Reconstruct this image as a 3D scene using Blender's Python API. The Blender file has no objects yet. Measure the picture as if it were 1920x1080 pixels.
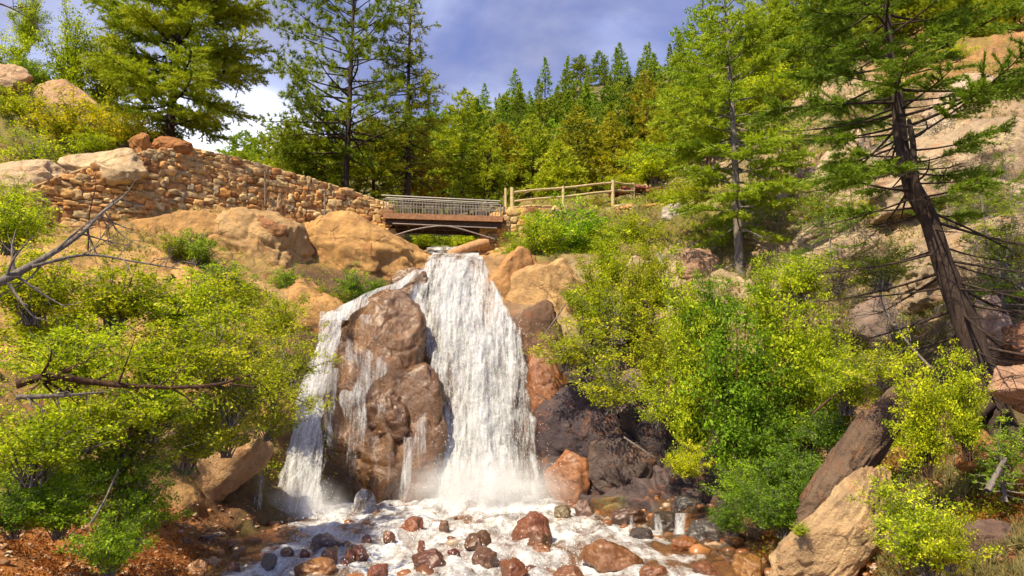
SUNAZ=215; SKY=.12; SUNP=4.2; EXPO=1.0
import bpy, math, random
import numpy as np
from mathutils import Vector, Matrix
R = math.radians
scene = bpy.context.scene
col = scene.collection
# ---------------------------------------------------------------- camera
F = 1387.0; PITCH = R(10); EYE = 3.2
cp, sp_ = math.cos(PITCH), math.sin(PITCH)
cam = bpy.data.cameras.new('camera'); cam.sensor_width = 36; cam.lens = 36*F/1920
cam.clip_start = .05; cam.clip_end = 3000
camo = bpy.data.objects.new('camera', cam); col.objects.link(camo)
camo.location = (0, 0, EYE); camo.rotation_euler = (R(90)+PITCH, 0, 0)
scene.camera = camo

def P(px, py, Y):
    px = np.asarray(px, float); py = np.asarray(py, float); Y = np.asarray(Y, float)
    dv = (540-py)/F
    dy = cp-dv*sp_; dz = sp_+dv*cp
    k = Y/dy
    return np.stack(np.broadcast_arrays((px-960)/F*k, Y, EYE+dz*k), -1)
def proj(p):
    x = p[..., 0]; y = p[..., 1]; z = p[..., 2]-EYE
    d = y*cp+z*sp_; v = -y*sp_+z*cp
    return 960+F*x/d, 540-F*v/d
def PXM(Y): return Y/F                      # metres per target pixel at distance Y

# ---------------------------------------------------------------- noise
def _h(ix, iy, iz, seed):
    n = (ix*374761393+iy*668265263+iz*1274126177+seed*974634777) & 0xffffffff
    n = ((n ^ (n >> 13))*1274126177) & 0xffffffff
    n = ((n ^ (n >> 16))*2246822519) & 0xffffffff
    return ((n ^ (n >> 15)) & 0xffffff)/float(0xffffff)
def vnoise(p, seed=0):
    i = np.floor(p).astype(np.int64); f = p-i; f = f*f*f*(f*(f*6-15)+10)
    r = 0
    for dx in (0, 1):
        wx = f[:, 0] if dx else 1-f[:, 0]
        for dy in (0, 1):
            wy = f[:, 1] if dy else 1-f[:, 1]
            for dz in (0, 1):
                wz = f[:, 2] if dz else 1-f[:, 2]
                r = r+wx*wy*wz*_h(i[:, 0]+dx, i[:, 1]+dy, i[:, 2]+dz, seed)
    return r*2-1
def fbm(p, octv=4, seed=0, ridge=False):
    r = 0; a = 1; t = 0; q = p.copy()
    for k in range(octv):
        n = vnoise(q, seed+k*17)
        if ridge: n = 1-2*np.abs(n)
        r = r+a*n; t += a; a *= .5; q = q*2.03+7.7
    return r/t

# ---------------------------------------------------------------- mesh builder
class MB:
    def __init__(s): s.v = []; s.f = []; s.a = []; s.n = 0; s.sm = []
    def add(s, v, f, a=0.5, smooth=False):
        v = np.asarray(v, np.float32).reshape(-1, 3); f = np.asarray(f, np.int64)
        if len(v) == 0 or len(f) == 0: return
        s.v.append(v); s.f.append(f+s.n)
        s.a.append(np.broadcast_to(np.asarray(a, np.float32), (len(v),)))
        s.sm.append(np.full(len(f), smooth)); s.n += len(v)
    def mesh(s, name, mat=None):
        me = bpy.data.meshes.new(name)
        if s.n == 0: return me
        v = np.concatenate(s.v); fl = s.f
        me.vertices.add(len(v)); me.vertices.foreach_set('co', v.ravel())
        nl = sum(f.size for f in fl); nf = sum(len(f) for f in fl)
        li = np.concatenate([f.ravel() for f in fl]).astype(np.int32)
        tot = np.concatenate([np.full(len(f), f.shape[1], np.int32) for f in fl])
        st = np.concatenate([[0], np.cumsum(tot)[:-1]]).astype(np.int32)
        me.loops.add(nl); me.loops.foreach_set('vertex_index', li)
        me.polygons.add(nf); me.polygons.foreach_set('loop_start', st)
        try: me.polygons.foreach_set('loop_total', tot)
        except Exception: pass
        me.polygons.foreach_set('use_smooth', np.concatenate(s.sm))
        at = me.attributes.new('v', 'FLOAT', 'POINT'); at.data.foreach_set('value', np.concatenate(s.a).astype(np.float32))
        me.update(calc_edges=True)
        if mat: me.materials.append(mat)
        return me
    def obj(s, name, mat, parent=None, color=None):
        o = bpy.data.objects.new(name, s.mesh(name, mat)); col.objects.link(o)
        if parent: o.parent = parent
        if color: o.color = (*color, 1)
        return o
def tube(mb, pts, rad, sides=6, a=.5, rough=0):
    pts = np.asarray(pts, float); n = len(pts); rad = np.broadcast_to(np.asarray(rad, float), (n,))
    t = np.gradient(pts, axis=0); t /= np.linalg.norm(t, axis=1, keepdims=True)+1e-9
    ref = np.array([0, 0, 1.]) if abs(t[0, 2]) < .9 else np.array([1., 0, 0])
    u = np.cross(t, ref); u /= np.linalg.norm(u, axis=1, keepdims=True)+1e-9
    w = np.cross(t, u)
    an = np.arange(sides)*2*math.pi/sides
    c = np.cos(an)[None, :, None]*u[:, None]+np.sin(an)[None, :, None]*w[:, None]
    rr = rad[:, None]
    if rough:
        q = np.stack(np.broadcast_arrays(np.cos(an)[None]*1.7, np.sin(an)[None]*1.7, np.arange(n)[:, None]*.35), -1).reshape(-1, 3)
        rr = rr*(1+rough*vnoise(q*1.6, 5).reshape(n, sides))
    v = pts[:, None]+c*rr[..., None]
    i = np.arange(n-1)[:, None]*sides; j = np.arange(sides)[None]
    f = np.stack([i+j, i+(j+1) % sides, i+sides+(j+1) % sides, i+sides+j], -1).reshape(-1, 4)
    mb.add(v.reshape(-1, 3), f, a, True)
    e = len(v.reshape(-1, 3))
    cap = np.array([[(n-1)*sides+k for k in range(sides)]]) if sides != 4 else None
    if cap is not None and rad[-1] > .012:
        mb.add(v[-1], np.array([list(range(sides))]), a)
def box(mb, c, s, rz=0, ry=0, a=.5, rx=0):
    v = np.array([[x, y, z] for x in (-.5, .5) for y in (-.5, .5) for z in (-.5, .5)])*np.array(s)
    M = (Matrix.Rotation(rz, 3, 'Z') @ Matrix.Rotation(ry, 3, 'Y') @ Matrix.Rotation(rx, 3, 'X'))
    v = v@np.array(M).T+np.array(c)
    mb.add(v, [[0, 1, 3, 2], [4, 6, 7, 5], [0, 4, 5, 1], [2, 3, 7, 6], [0, 2, 6, 4], [1, 5, 7, 3]], a)
def catmull(pts, n):
    pts = np.asarray(pts, float); k = len(pts)
    q = np.vstack([2*pts[0]-pts[1], pts, 2*pts[-1]-pts[-2]])
    t = np.linspace(0, k-1, n); i = np.minimum(t.astype(int), k-2); f = (t-i)[:, None]
    p0, p1, p2, p3 = q[i], q[i+1], q[i+2], q[i+3]
    return .5*((2*p1)+(-p0+p2)*f+(2*p0-5*p1+4*p2-p3)*f**2+(-p0+3*p1-3*p2+p3)*f**3)
def bar(mb, p, q, r, sides=8, a=.5): tube(mb, np.array([p, q], float), r, sides, a)

# ---------------------------------------------------------------- tagging
def tag(o, label=None, cat=None, group=None, kind=None):
    if label: o['label'] = label
    if cat: o['category'] = cat
    if group: o['group'] = group
    if kind: o['kind'] = kind
    return o
def empty(name, loc=(0, 0, 0), rz=0, s=1):
    o = bpy.data.objects.new(name, None); col.objects.link(o)
    o.location = tuple(float(x) for x in loc); o.rotation_euler = (0, 0, rz); o.scale = (s,)*3 if np.isscalar(s) else s
    o.empty_display_size = .2
    return o
def copy_tree(o, parent=None):
    c = o.copy(); col.objects.link(c)
    if parent: c.parent = parent
    for ch in list(o.children): copy_tree(ch, c)
    return c

# ---------------------------------------------------------------- materials
def mat_new(name):
    m = bpy.data.materials.new(name); m.use_nodes = True
    nt = m.node_tree; nt.nodes.clear()
    out = nt.nodes.new('ShaderNodeOutputMaterial')
    return m, nt, out
def N(nt, t, **k):
    n = nt.nodes.new(t)
    for a, b in k.items():
        if a.startswith('i_'):
            n.inputs[a[2:].replace('_', ' ')].default_value = b
        else: setattr(n, a, b)
    return n
def ramp(nt, stops):
    r = nt.nodes.new('ShaderNodeValToRGB'); e = r.color_ramp.elements
    while len(e) > 1: e.remove(e[0])
    e[0].position = stops[0][0]; e[0].color = (*stops[0][1], 1)
    for p, c in stops[1:]:
        x = e.new(p); x.color = (*c, 1)
    return r
def mixc(nt, a, b, f, mode='MIX'):
    m = nt.nodes.new('ShaderNodeMix'); m.data_type = 'RGBA'; m.blend_type = mode
    L = nt.links
    for s, x in ((0, f), (6, a), (7, b)):
        if hasattr(x, 'is_linked') or hasattr(x, 'links'): L.new(x, m.inputs[s])
        else: m.inputs[s].default_value = x if s == 0 else (*x[:3], 1)
    return m.outputs[2]
def noise(nt, vec, scale, detail=4, rough=.55, dist=0):
    n = N(nt, 'ShaderNodeTexNoise'); n.inputs['Scale'].default_value = scale
    n.inputs['Detail'].default_value = detail; n.inputs['Roughness'].default_value = rough; n.inputs['Distortion'].default_value = dist
    if vec is not None: nt.links.new(vec, n.inputs['Vector'])
    return n.outputs['Fac']
def maprange(nt, v, a, b, c=0., d=1.):
    n = nt.nodes.new('ShaderNodeMapRange'); nt.links.new(v, n.inputs[0])
    for i, x in zip((1, 2, 3, 4), (a, b, c, d)): n.inputs[i].default_value = x
    return n.outputs[0]
def mathn(nt, op, a, b=0.):
    n = nt.nodes.new('ShaderNodeMath'); n.operation = op
    for i, x in ((0, a), (1, b)):
        if hasattr(x, 'links'): nt.links.new(x, n.inputs[i])
        else: n.inputs[i].default_value = x
    return n.outputs[0]
def bump(nt, h, strength, dist, normal=None):
    b = N(nt, 'ShaderNodeBump'); b.inputs['Strength'].default_value = strength; b.inputs['Distance'].default_value = dist
    nt.links.new(h, b.inputs['Height'])
    if normal is not None: nt.links.new(normal, b.inputs['Normal'])
    return b.outputs[0]

def rock_mat(name, attr=None, wet=False, scale=1.):
    """stone whose base tone is the object's own colour (or a vertex colour for the hillside)"""
    m, nt, out = mat_new(name); L = nt.links
    g = N(nt, 'ShaderNodeNewGeometry').outputs['Position'] if attr else N(nt, 'ShaderNodeTexCoord').outputs['Object']
    if attr: base = N(nt, 'ShaderNodeAttribute', attribute_name=attr).outputs['Color']
    else: base = N(nt, 'ShaderNodeObjectInfo').outputs['Color']
    n1 = noise(nt, g, .7*scale, 6, .6); n2 = noise(nt, g, 4*scale, 6, .65); n3 = noise(nt, g, 22*scale, 4, .7)
    v = mathn(nt, 'ADD', mathn(nt, 'MULTIPLY', n1, .5), mathn(nt, 'ADD', mathn(nt, 'MULTIPLY', n2, .35), mathn(nt, 'MULTIPLY', n3, .15)))
    k = ramp(nt, [(.30, (.38, .34, .34)), (.43, (.78, .74, .72)), (.54, (1.08, 1.05, 1.0)), (.68, (1.38, 1.34, 1.22))]); L.new(v, k.inputs[0])
    c = mixc(nt, base, k.outputs[0], 1., 'MULTIPLY')
    # rust and lichen patches
    pr = maprange(nt, noise(nt, g, 1.7*scale, 5, .7, .6), .53, .66)
    c = mixc(nt, c, (.34, .12, .035) if not wet else (.16, .055, .015), mathn(nt, 'MULTIPLY', pr, .45))
    pl = maprange(nt, noise(nt, g, 3.1*scale, 6, .75, .3), .60, .70)
    c = mixc(nt, c, (.20, .19, .14) if not wet else (.05, .05, .03), mathn(nt, 'MULTIPLY', pl, .5))
    # water stains running down
    sm = N(nt, 'ShaderNodeMapping'); sm.inputs['Scale'].default_value = (2.2*scale, 2.2*scale, .22*scale); L.new(g, sm.inputs[0])
    stn = maprange(nt, noise(nt, sm.outputs[0], 1., 5, .65, .3), .50, .66)
    c = mixc(nt, c, (.10, .065, .045), mathn(nt, 'MULTIPLY', stn, .38))
    # cracks
    vo = N(nt, 'ShaderNodeTexVoronoi', feature='DISTANCE_TO_EDGE'); vo.inputs['Scale'].default_value = .55*scale
    dsp = N(nt, 'ShaderNodeVectorMath', operation='ADD')
    nn = N(nt, 'ShaderNodeTexNoise'); nn.inputs['Scale'].default_value = 1.3*scale; nn.inputs['Detail'].default_value = 5; L.new(g, nn.inputs['Vector'])
    L.new(g, dsp.inputs[0]); L.new(nn.outputs['Color'], dsp.inputs[1]); L.new(dsp.outputs[0], vo.inputs['Vector'])
    crk = maprange(nt, vo.outputs['Distance'], 0., .03, .45, 1.)
    gate = maprange(nt, noise(nt, g, .8*scale, 2), .50, .60, 1., 0.)
    crk = mathn(nt, 'MAXIMUM', crk, gate)
    c = mixc(nt, (.03, .018, .012), c, crk)
    p = N(nt, 'ShaderNodeBsdfPrincipled'); L.new(c, p.inputs['Base Color'])
    if wet: L.new(maprange(nt, n2, .35, .65, .06, .38), p.inputs['Roughness']); p.inputs['Specular IOR Level'].default_value = .6; p.inputs['Coat Weight'].default_value = .35; p.inputs['Coat Roughness'].default_value = .2; L.new(bump(nt, n2, .35, .10/scale), p.inputs['Coat Normal'])
    else: p.inputs['Roughness'].default_value = .82; p.inputs['Specular IOR Level'].default_value = .25
    h = mathn(nt, 'ADD', mathn(nt, 'ADD', n2, mathn(nt, 'MULTIPLY', n3, .45)), mathn(nt, 'MULTIPLY', crk, .3))
    L.new(bump(nt, h, .6 if wet else .85, .14/scale), p.inputs['Normal']); L.new(p.outputs[0], out.inputs[0])
    return m

def leaf_mat(name, stops, trans=.35, rough=.55):
    m, nt, out = mat_new(name); L = nt.links
    v = N(nt, 'ShaderNodeAttribute', attribute_name='v').outputs['Fac']
    r = ramp(nt, stops); L.new(v, r.inputs[0])
    c = mixc(nt, r.outputs[0], N(nt, 'ShaderNodeObjectInfo').outputs['Color'], 1., 'MULTIPLY')
    p = N(nt, 'ShaderNodeBsdfPrincipled'); L.new(c, p.inputs['Base Color']); p.inputs['Roughness'].default_value = rough
    p.inputs['Specular IOR Level'].default_value = .25
    t = N(nt, 'ShaderNodeBsdfTranslucent'); L.new(mixc(nt, c, (1.15, 1.2, .45), 1., 'MULTIPLY'), t.inputs['Color'])
    mx = N(nt, 'ShaderNodeMixShader'); mx.inputs[0].default_value = trans
    L.new(p.outputs[0], mx.inputs[1]); L.new(t.outputs[0], mx.inputs[2]); L.new(mx.outputs[0], out.inputs[0])
    return m
def bark_mat(name, c1, c2, sc=1.):
    m, nt, out = mat_new(name); L = nt.links
    tc = N(nt, 'ShaderNodeTexCoord').outputs['Object']
    mp = N(nt, 'ShaderNodeMapping'); mp.inputs['Scale'].default_value = (9*sc, 9*sc, 1.7*sc); L.new(tc, mp.inputs[0])
    n1 = noise(nt, mp.outputs[0], 1.6, 6, .65, .4); n2 = noise(nt, tc, 2.5, 3)
    r = ramp(nt, [(.32, c1), (.62, c2)]); L.new(mathn(nt, 'ADD', mathn(nt, 'MULTIPLY', n1, .75), mathn(nt, 'MULTIPLY', n2, .25)), r.inputs[0])
    p = N(nt, 'ShaderNodeBsdfPrincipled'); L.new(r.outputs[0], p.inputs['Base Color']); p.inputs['Roughness'].default_value = .9; p.inputs['Specular IOR Level'].default_value = .2
    L.new(bump(nt, n1, .9, .05), p.inputs['Normal']); L.new(p.outputs[0], out.inputs[0])
    return m
def plain_mat(name, c1, c2, rough=.6, metal=0., scale=6.):
    m, nt, out = mat_new(name); L = nt.links
    tc = N(nt, 'ShaderNodeTexCoord').outputs['Object']; n = noise(nt, tc, scale, 5, .6)
    r = ramp(nt, [(.35, c1), (.65, c2)]); L.new(n, r.inputs[0])
    p = N(nt, 'ShaderNodeBsdfPrincipled'); L.new(r.outputs[0], p.inputs['Base Color']); p.inputs['Roughness'].default_value = rough; p.inputs['Metallic'].default_value = metal
    L.new(bump(nt, n, .3, .01), p.inputs['Normal']); L.new(p.outputs[0], out.inputs[0])
    return m
M = {}
M['terrain'] = rock_mat('hillside_rock', attr='Col')
M['rock'] = rock_mat('dry_rock')
M['wet'] = rock_mat('wet_rock', wet=True)
M['pebble'] = rock_mat('stream_stone', wet=True, scale=3.)
M['stone'] = rock_mat('wall_stone_base', scale=3.)
G1 = [(0, (.07, .11, .005)), (.35, (.23, .30, .010)), (.7, (.44, .50, .02)), (1, (.64, .64, .05))]
G2 = [(0, (.02, .045, .006)), (.5, (.05, .11, .01)), (1, (.12, .20, .02))]
G3 = [(0, (.06, .085, .008)), (.35, (.21, .27, .018)), (.7, (.39, .44, .03)), (1, (.54, .50, .05))]
M['leaf'] = leaf_mat('broad_leaves', G1, .45)
M['leafdark'] = leaf_mat('dark_broad_leaves', G2, .3)
M['needle'] = leaf_mat('pine_needles', G3, .35)
M['twigleaf'] = leaf_mat('dry_grass', [(0, (.10, .09, .03)), (.5, (.22, .19, .07)), (1, (.36, .31, .14))], .3)
M['bark'] = bark_mat('dark_bark', (.02, .012, .008), (.11, .06, .035))
M['barkgrey'] = bark_mat('grey_bark', (.06, .05, .045), (.26, .22, .19))
M['barkred'] = bark_mat('red_brown_bark', (.014, .010, .008), (.075, .050, .038), .7)
# ---------------------------------------------------------------- hillside: lofted contours (target pixel x: pixel y, distance)
ROWS = [
 {-900:(1400,5),-400:(1250,6.5),0:(1180,9),250:(1100,12.5),420:(1065,16),540:(1015,21),640:(1000,24),720:(988,25),800:(985,25.2),920:(985,25.2),1000:(985,25),1100:(975,24),1250:(1000,21.5),1400:(1045,17.5),1550:(1110,13),1700:(1190,10),1900:(1210,8),2400:(1250,6.5),2900:(1400,5)},
 {-900:(1000,7),-400:(1000,9),0:(985,13),250:(995,16),420:(945,20),540:(905,23),640:(900,24.5),720:(900,25.3),800:(900,25.8),920:(900,25.8),1000:(880,25.8),1100:(860,25.5),1250:(890,23.5),1400:(930,20),1550:(980,15.5),1700:(1000,12.5),1900:(980,11),2400:(950,9),2900:(950,7)},
 {-900:(850,10),-400:(850,12),0:(850,17),250:(850,19.5),420:(800,22),540:(760,24),640:(760,25.6),720:(740,26.2),800:(750,26.6),920:(750,26.6),1000:(740,26.8),1100:(730,27),1250:(740,26),1400:(760,23.5),1550:(800,19.5),1700:(830,15.5),1900:(840,13),2400:(750,12),2900:(750,10)},
 {-900:(600,14),-400:(650,16),0:(650,20),250:(640,22.5),420:(640,24.5),540:(620,26),640:(610,27.2),720:(600,27.9),800:(600,28.2),920:(600,28.3),1000:(590,28.6),1100:(580,29.4),1250:(580,29),1400:(590,27.5),1550:(600,25),1700:(620,21),1900:(600,17.5),2400:(600,16),2900:(600,14)},
 {-900:(480,18),-400:(500,20),0:(490,24),250:(500,25.8),420:(500,27.5),540:(520,28.3),640:(530,29),720:(537,29.5),800:(500,30.6),860:(492,30.8),920:(494,31),1000:(490,31.6),1100:(480,32),1250:(460,33),1400:(450,31.5),1550:(430,29.5),1700:(420,26.5),1900:(420,23),2400:(450,22),2900:(450,20)},
 {-900:(410,22),-400:(410,24),0:(420,27),120:(418,27.8),250:(415,28.8),420:(395,31.2),540:(405,33),640:(424,34.6),720:(445,36),780:(474,36),860:(478,36),900:(476,36),940:(458,36.5),1000:(410,37.5),1100:(398,38),1250:(385,38),1400:(330,37),1500:(270,36),1600:(205,35),1750:(155,33),1900:(135,31),2400:(200,29),2900:(200,26)},
 {-900:(300,26),-400:(300,28),0:(335,29),120:(325,29.8),230:(300,31),300:(330,32),420:(385,33.5),540:(398,35),640:(415,36.5),720:(437,38),780:(470,42),860:(470,42),920:(460,41.5),960:(420,41),1000:(390,41),1100:(378,42),1250:(356,43),1400:(262,44),1550:(135,44),1700:(70,45),1900:(40,44),2400:(0,42),2900:(0,38)},
 {-900:(80,32),-400:(100,34),0:(150,35),120:(165,36),250:(245,37),330:(268,38),420:(335,40),540:(365,42),640:(362,43),720:(410,45),800:(455,50),860:(457,50),940:(425,50),1000:(385,50),1100:(374,52),1250:(332,56),1400:(222,62),1550:(90,65),1700:(0,65),1900:(-60,65),2400:(-100,65),2900:(-100,60)},
 {-900:(60,60),-400:(70,60),0:(150,60),250:(260,60),420:(345,60),540:(368,60),800:(440,64),940:(410,64),1100:(372,66),1250:(330,75),1400:(230,85),1550:(120,90),1700:(50,95),2900:(50,95)},
]
def rowval(r, px):
    k = sorted(r); xs = np.array(k, float); a = np.array([r[i] for i in k], float)
    # smooth (cosine-ish) interpolation via pchip-like hermite
    def herm(y):
        h = np.diff(xs); d = np.diff(y)/h; m = np.zeros_like(y); m[0] = d[0]; m[-1] = d[-1]
        s = d[:-1]*d[1:]; w1 = 2*h[1:]+h[:-1]; w2 = h[1:]+2*h[:-1]
        with np.errstate(all='ignore'): mm = (w1+w2)/(w1/d[:-1]+w2/d[1:])
        m[1:-1] = np.where(s > 0, mm, 0)
        i = np.clip(np.searchsorted(xs, px)-1, 0, len(xs)-2); t = np.clip((px-xs[i])/h[i], 0, 1)
        return ((1+2*t)*(1-t)**2)*y[i]+t*(1-t)**2*h[i]*m[i]+t*t*(3-2*t)*y[i+1]+t*t*(t-1)*h[i]*m[i+1]
    return herm(a[:, 0]), herm(a[:, 1])
NU, NV = 860, 520
pxs = np.linspace(-700, 2700, NU)
rv = [rowval(r, pxs) for r in ROWS]
PYr = np.array([a for a, b in rv]); YYr = np.array([b for a, b in rv])      # (rows, NU)
tt = np.linspace(0, len(ROWS)-1, NV); ti = np.minimum(tt.astype(int), len(ROWS)-2); tf = (tt-ti)[:, None]
def crom(A):
    q = np.vstack([2*A[0]-A[1], A, 2*A[-1]-A[-2]])
    p0, p1, p2, p3 = q[ti], q[ti+1], q[ti+2], q[ti+3]
    c = .5*((2*p1)+(-p0+p2)*tf+(2*p0-5*p1+4*p2-p3)*tf**2+(-p0+3*p1-3*p2+p3)*tf**3)
    lin = p1*(1-tf)+p2*tf
    return .5*c+.5*lin
GY = crom(PYr); GD = crom(YYr); GX = np.broadcast_to(pxs, GY.shape)
T0 = P(GX, GY, GD)                                                     # smooth hillside
du = np.gradient(T0, axis=1); dvv = np.gradient(T0, axis=0)
nrm = np.cross(du, dvv); nrm /= np.linalg.norm(nrm, axis=2, keepdims=True)+1e-9
nrm *= np.sign((nrm*(np.array([0, 0, EYE])-T0)).sum(2, keepdims=True))
flat = T0.reshape(-1, 3)
big = fbm(flat*np.array([.32, .32, .32]), 4, 3).reshape(GX.shape)
rid = fbm(flat*np.array([.55, .55, .4])+11, 5, 9, True).reshape(GX.shape)
fin = fbm(flat*2.1, 4, 21).reshape(GX.shape)
# strata: slanting ledges
sl = flat@np.array([.55, .2, .8]); sl = sl*1.6+2.2*fbm(flat*.35, 3, 5)
led = (np.abs((sl % 1)-.5)*2); led = np.where(led > .8, 1, led/.8).reshape(GX.shape)
def soft(x, a, b): return np.clip((x-a)/(b-a), 0, 1)
water_zone = soft(GX, 500, 560)*(1-soft(GX, 1040, 1080))*soft(GY, 440, 480)
path_zone = (1-soft(GX, 300, 420))*soft(GY, 940, 980)
amp = 1-.72*water_zone-.6*path_zone
smooth_zone = soft(GX, 1380, 1480)*soft(GY, 100, 160)*(1-soft(GY, 520, 640))
amp *= 1-.45*smooth_zone
left_zone = (1-soft(GX, 600, 700))*soft(GY, 380, 420)*(1-soft(GY, 640, 760))
amp *= 1-.4*left_zone
amp *= .35+.65*soft(GD, 10, 20)
disp = amp*(.55*big+.34*(rid-.35)+.14*fin+.28*(led-.6))
T = T0+nrm*disp[..., None]
# colours of the ground itself (soil, kinds of rock, moss)
def zone(x0, x1, y0, y1, s=60): return soft(GX, x0-s, x0+s)*(1-soft(GX, x1-s, x1+s))*soft(GY, y0-s, y0+s)*(1-soft(GY, y1-s, y1+s))
wob = 90*fbm(flat*.4, 4, 44).reshape(GX.shape)
def zonew(x0, x1, y0, y1, s=40):
    gx = GX+wob; gy = GY+wob
    return (soft(gx, x0-s, x0+s)*(1-soft(gx, x1-s, x1+s))*soft(gy, y0-s, y0+s)*(1-soft(gy, y1-s, y1+s)))[..., None]
C = np.zeros(GX.shape+(3,)); C[:] = (.46, .28, .12)
def paint(w, c, k=1.):
    global C
    C = C*(1-w*k)+np.array(c)*w*k
paint(zonew(-900, 640, 330, 800), (.48, .29, .12))
paint(zonew(-900, 420, -200, 330), (.20, .17, .05))
paint(zonew(-900, 300, 700, 960), (.22, .13, .06))
paint(zonew(-900, 520, 960, 1400, 20), (.42, .17, .05))
paint(zonew(380, 560, 800, 1100), (.16, .085, .04))
paint(zone(540, 1040, 490, 1100, 20)[..., None], (.115, .07, .038))
paint(zonew(890, 1180, 470, 640, 30), (.46, .28, .13))
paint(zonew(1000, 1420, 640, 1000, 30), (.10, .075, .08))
paint(zonew(1040, 2900, 120, 660, 30), (.41, .31, .205))
paint(zonew(1040, 2900, 120, 660, 30)*soft(fbm(flat*.45+9, 5, 123).reshape(GX.shape), .0, .22)[..., None], (.30, .21, .14), .4)
paint(zonew(1650, 2900, -200, 190, 30), (.34, .19, .08))
paint(zonew(940, 1400, 370, 470, 20), (.20, .17, .05))
paint(zonew(1420, 2900, 620, 900, 30), (.20, .13, .08))
paint(zonew(1450, 2900, 880, 1400, 30), (.40, .18, .07))
_t = np.clip(((GX-1610)*(-80)+(GY-215)*120)/(80**2+120**2), -.2, 1.4); _ds = np.hypot(GX-(1610-80*_t), GY-(215+120*_t))+.2*wob
paint((1-soft(_ds, 10, 24))[..., None], (.27, .16, .09))
grassy = soft(fbm(flat*.5+30, 4, 77).reshape(GX.shape), .05, .25)*soft(nrm[..., 2], .35, .6)*(1-water_zone)*(1-path_zone)
paint(grassy[..., None], (.13, .14, .03), .45)
lum = 1+.25*fbm(flat*1.3, 3, 90).reshape(GX.shape); C = C*lum[..., None]
mb = MB()
i = np.arange(NV-1)[:, None]*NU; j = np.arange(NU-1)[None]
fq = np.stack([i+j, i+j+1, i+NU+j+1, i+NU+j], -1).reshape(-1, 4)
mb.add(T.reshape(-1, 3), fq, .5, True)
ter = mb.obj('hillside', M['terrain']); tag(ter, kind='structure')
ca = ter.data.color_attributes.new('Col', 'FLOAT_COLOR', 'POINT')
ca.data.foreach_set('color', np.concatenate([C.reshape(-1, 3), np.ones((NU*NV, 1))], 1).astype(np.float32).ravel())

# screen-to-hillside look-up: where a plant or rock seen at (px,py) stands
_vx, _vy = proj(T); _vis = {}
_x = _vx.ravel(); _y = _vy.ravel(); _d = T[..., 1].ravel()
LW = 8
_cx = np.floor(_x/LW).astype(int); _cy = np.floor(_y/LW).astype(int)
_o = np.argsort(-_d)
GRID = {}
ok = (_cx > -60) & (_cx < 330) & (_cy > -40) & (_cy < 170)
gidx = np.full((400, 220), -1, int)
for k in _o:
    if ok[k]: gidx[_cx[k]+60, _cy[k]+40] = k
Tf = T.reshape(-1, 3); nf_ = nrm.reshape(-1, 3)
def ground(px, py):
    cx = int(px//LW)+60; cy = int(py//LW)+40
    for r in range(0, 30):
        best = None
        for dx in range(-r, r+1):
            for dy in range(-r, r+1):
                if max(abs(dx), abs(dy)) != r: continue
                a, b = cx+dx, cy+dy
                if 0 <= a < 400 and 0 <= b < 220 and gidx[a, b] >= 0:
                    k = gidx[a, b]
                    if best is None or _d[k] < _d[best]: best = k
        if best is not None: return Tf[best].copy(), nf_[best]
    return P(px, py, 30), np.array([0, 0, 1.])

# ---------------------------------------------------------------- forest slope far behind
xs = np.linspace(-120, 160, 220); ys = np.concatenate([np.linspace(46, 150, 130), np.linspace(155, 400, 20)])
FX, FY = np.meshgrid(xs, ys)
crest = [(-200,400),(300,392),(430,345),(520,320),(600,300),(850,232),(1000,185),(1100,155),(1250,140),(1400,80),(1700,-30),(2100,-60)]
cxs = np.array([c[0] for c in crest], float); cys = np.array([c[1] for c in crest], float)
fpx = 960+F*FX/(FY*1.01)
s = np.clip((FY-46)/(125-46), 0, 1)
base_py = np.interp(fpx, [-200, 430, 800, 940, 1250, 1500], [420, 420, 440, 400, 372, 300])
cr = np.interp(fpx, cxs, cys)
pyv = base_py*(1-s)+cr*s
FZ = P(fpx, pyv, FY)[..., 2]
FZ = np.where(FY > 125, P(fpx, cr, 125.)[..., 2]-(FY-125)*.35, FZ)
FZ += 1.2*fbm(np.stack([FX*.08, FY*.08, FX*0], -1).reshape(-1, 3), 3, 8).reshape(FX.shape)-.5
mb = MB(); n2, n1_ = FX.shape
i = np.arange(n2-1)[:, None]*n1_; j = np.arange(n1_-1)[None]
mb.add(np.stack([FX, FY, FZ], -1).reshape(-1, 3), np.stack([i+j, i+j+1, i+n1_+j+1, i+n1_+j], -1).reshape(-1, 4), .5, True)
def fz(x, y):
    a = np.clip(np.searchsorted(xs, x), 1, len(xs)-1); b = np.clip(np.searchsorted(ys, y), 1, len(ys)-1)
    return FZ[b, a]
m, nt, out = mat_new('forest_floor')
pos = N(nt, 'ShaderNodeNewGeometry').outputs['Position']
r = ramp(nt, [(.35, (.05, .06, .012)), (.5, (.12, .12, .03)), (.68, (.25, .16, .08))]); nt.links.new(noise(nt, pos, .35, 6, .7), r.inputs[0])
p = N(nt, 'ShaderNodeBsdfPrincipled'); nt.links.new(r.outputs[0], p.inputs['Base Color']); p.inputs['Roughness'].default_value = .95
nt.links.new(bump(nt, noise(nt, pos, 3, 5, .7), 1, .3), p.inputs['Normal']); nt.links.new(p.outputs[0], out.inputs[0]); M['forest'] = m
tag(mb.obj('hill', m), kind='structure')
# wide ground sheet to the horizon, well below everything
mb = MB(); mb.add([(-1500, -600, -1.6), (1500, -600, -1.6), (1500, 2500, -1.6), (-1500, 2500, -1.6)], [[0, 1, 2, 3]])
tag(mb.obj('ground', m), kind='structure')

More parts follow.
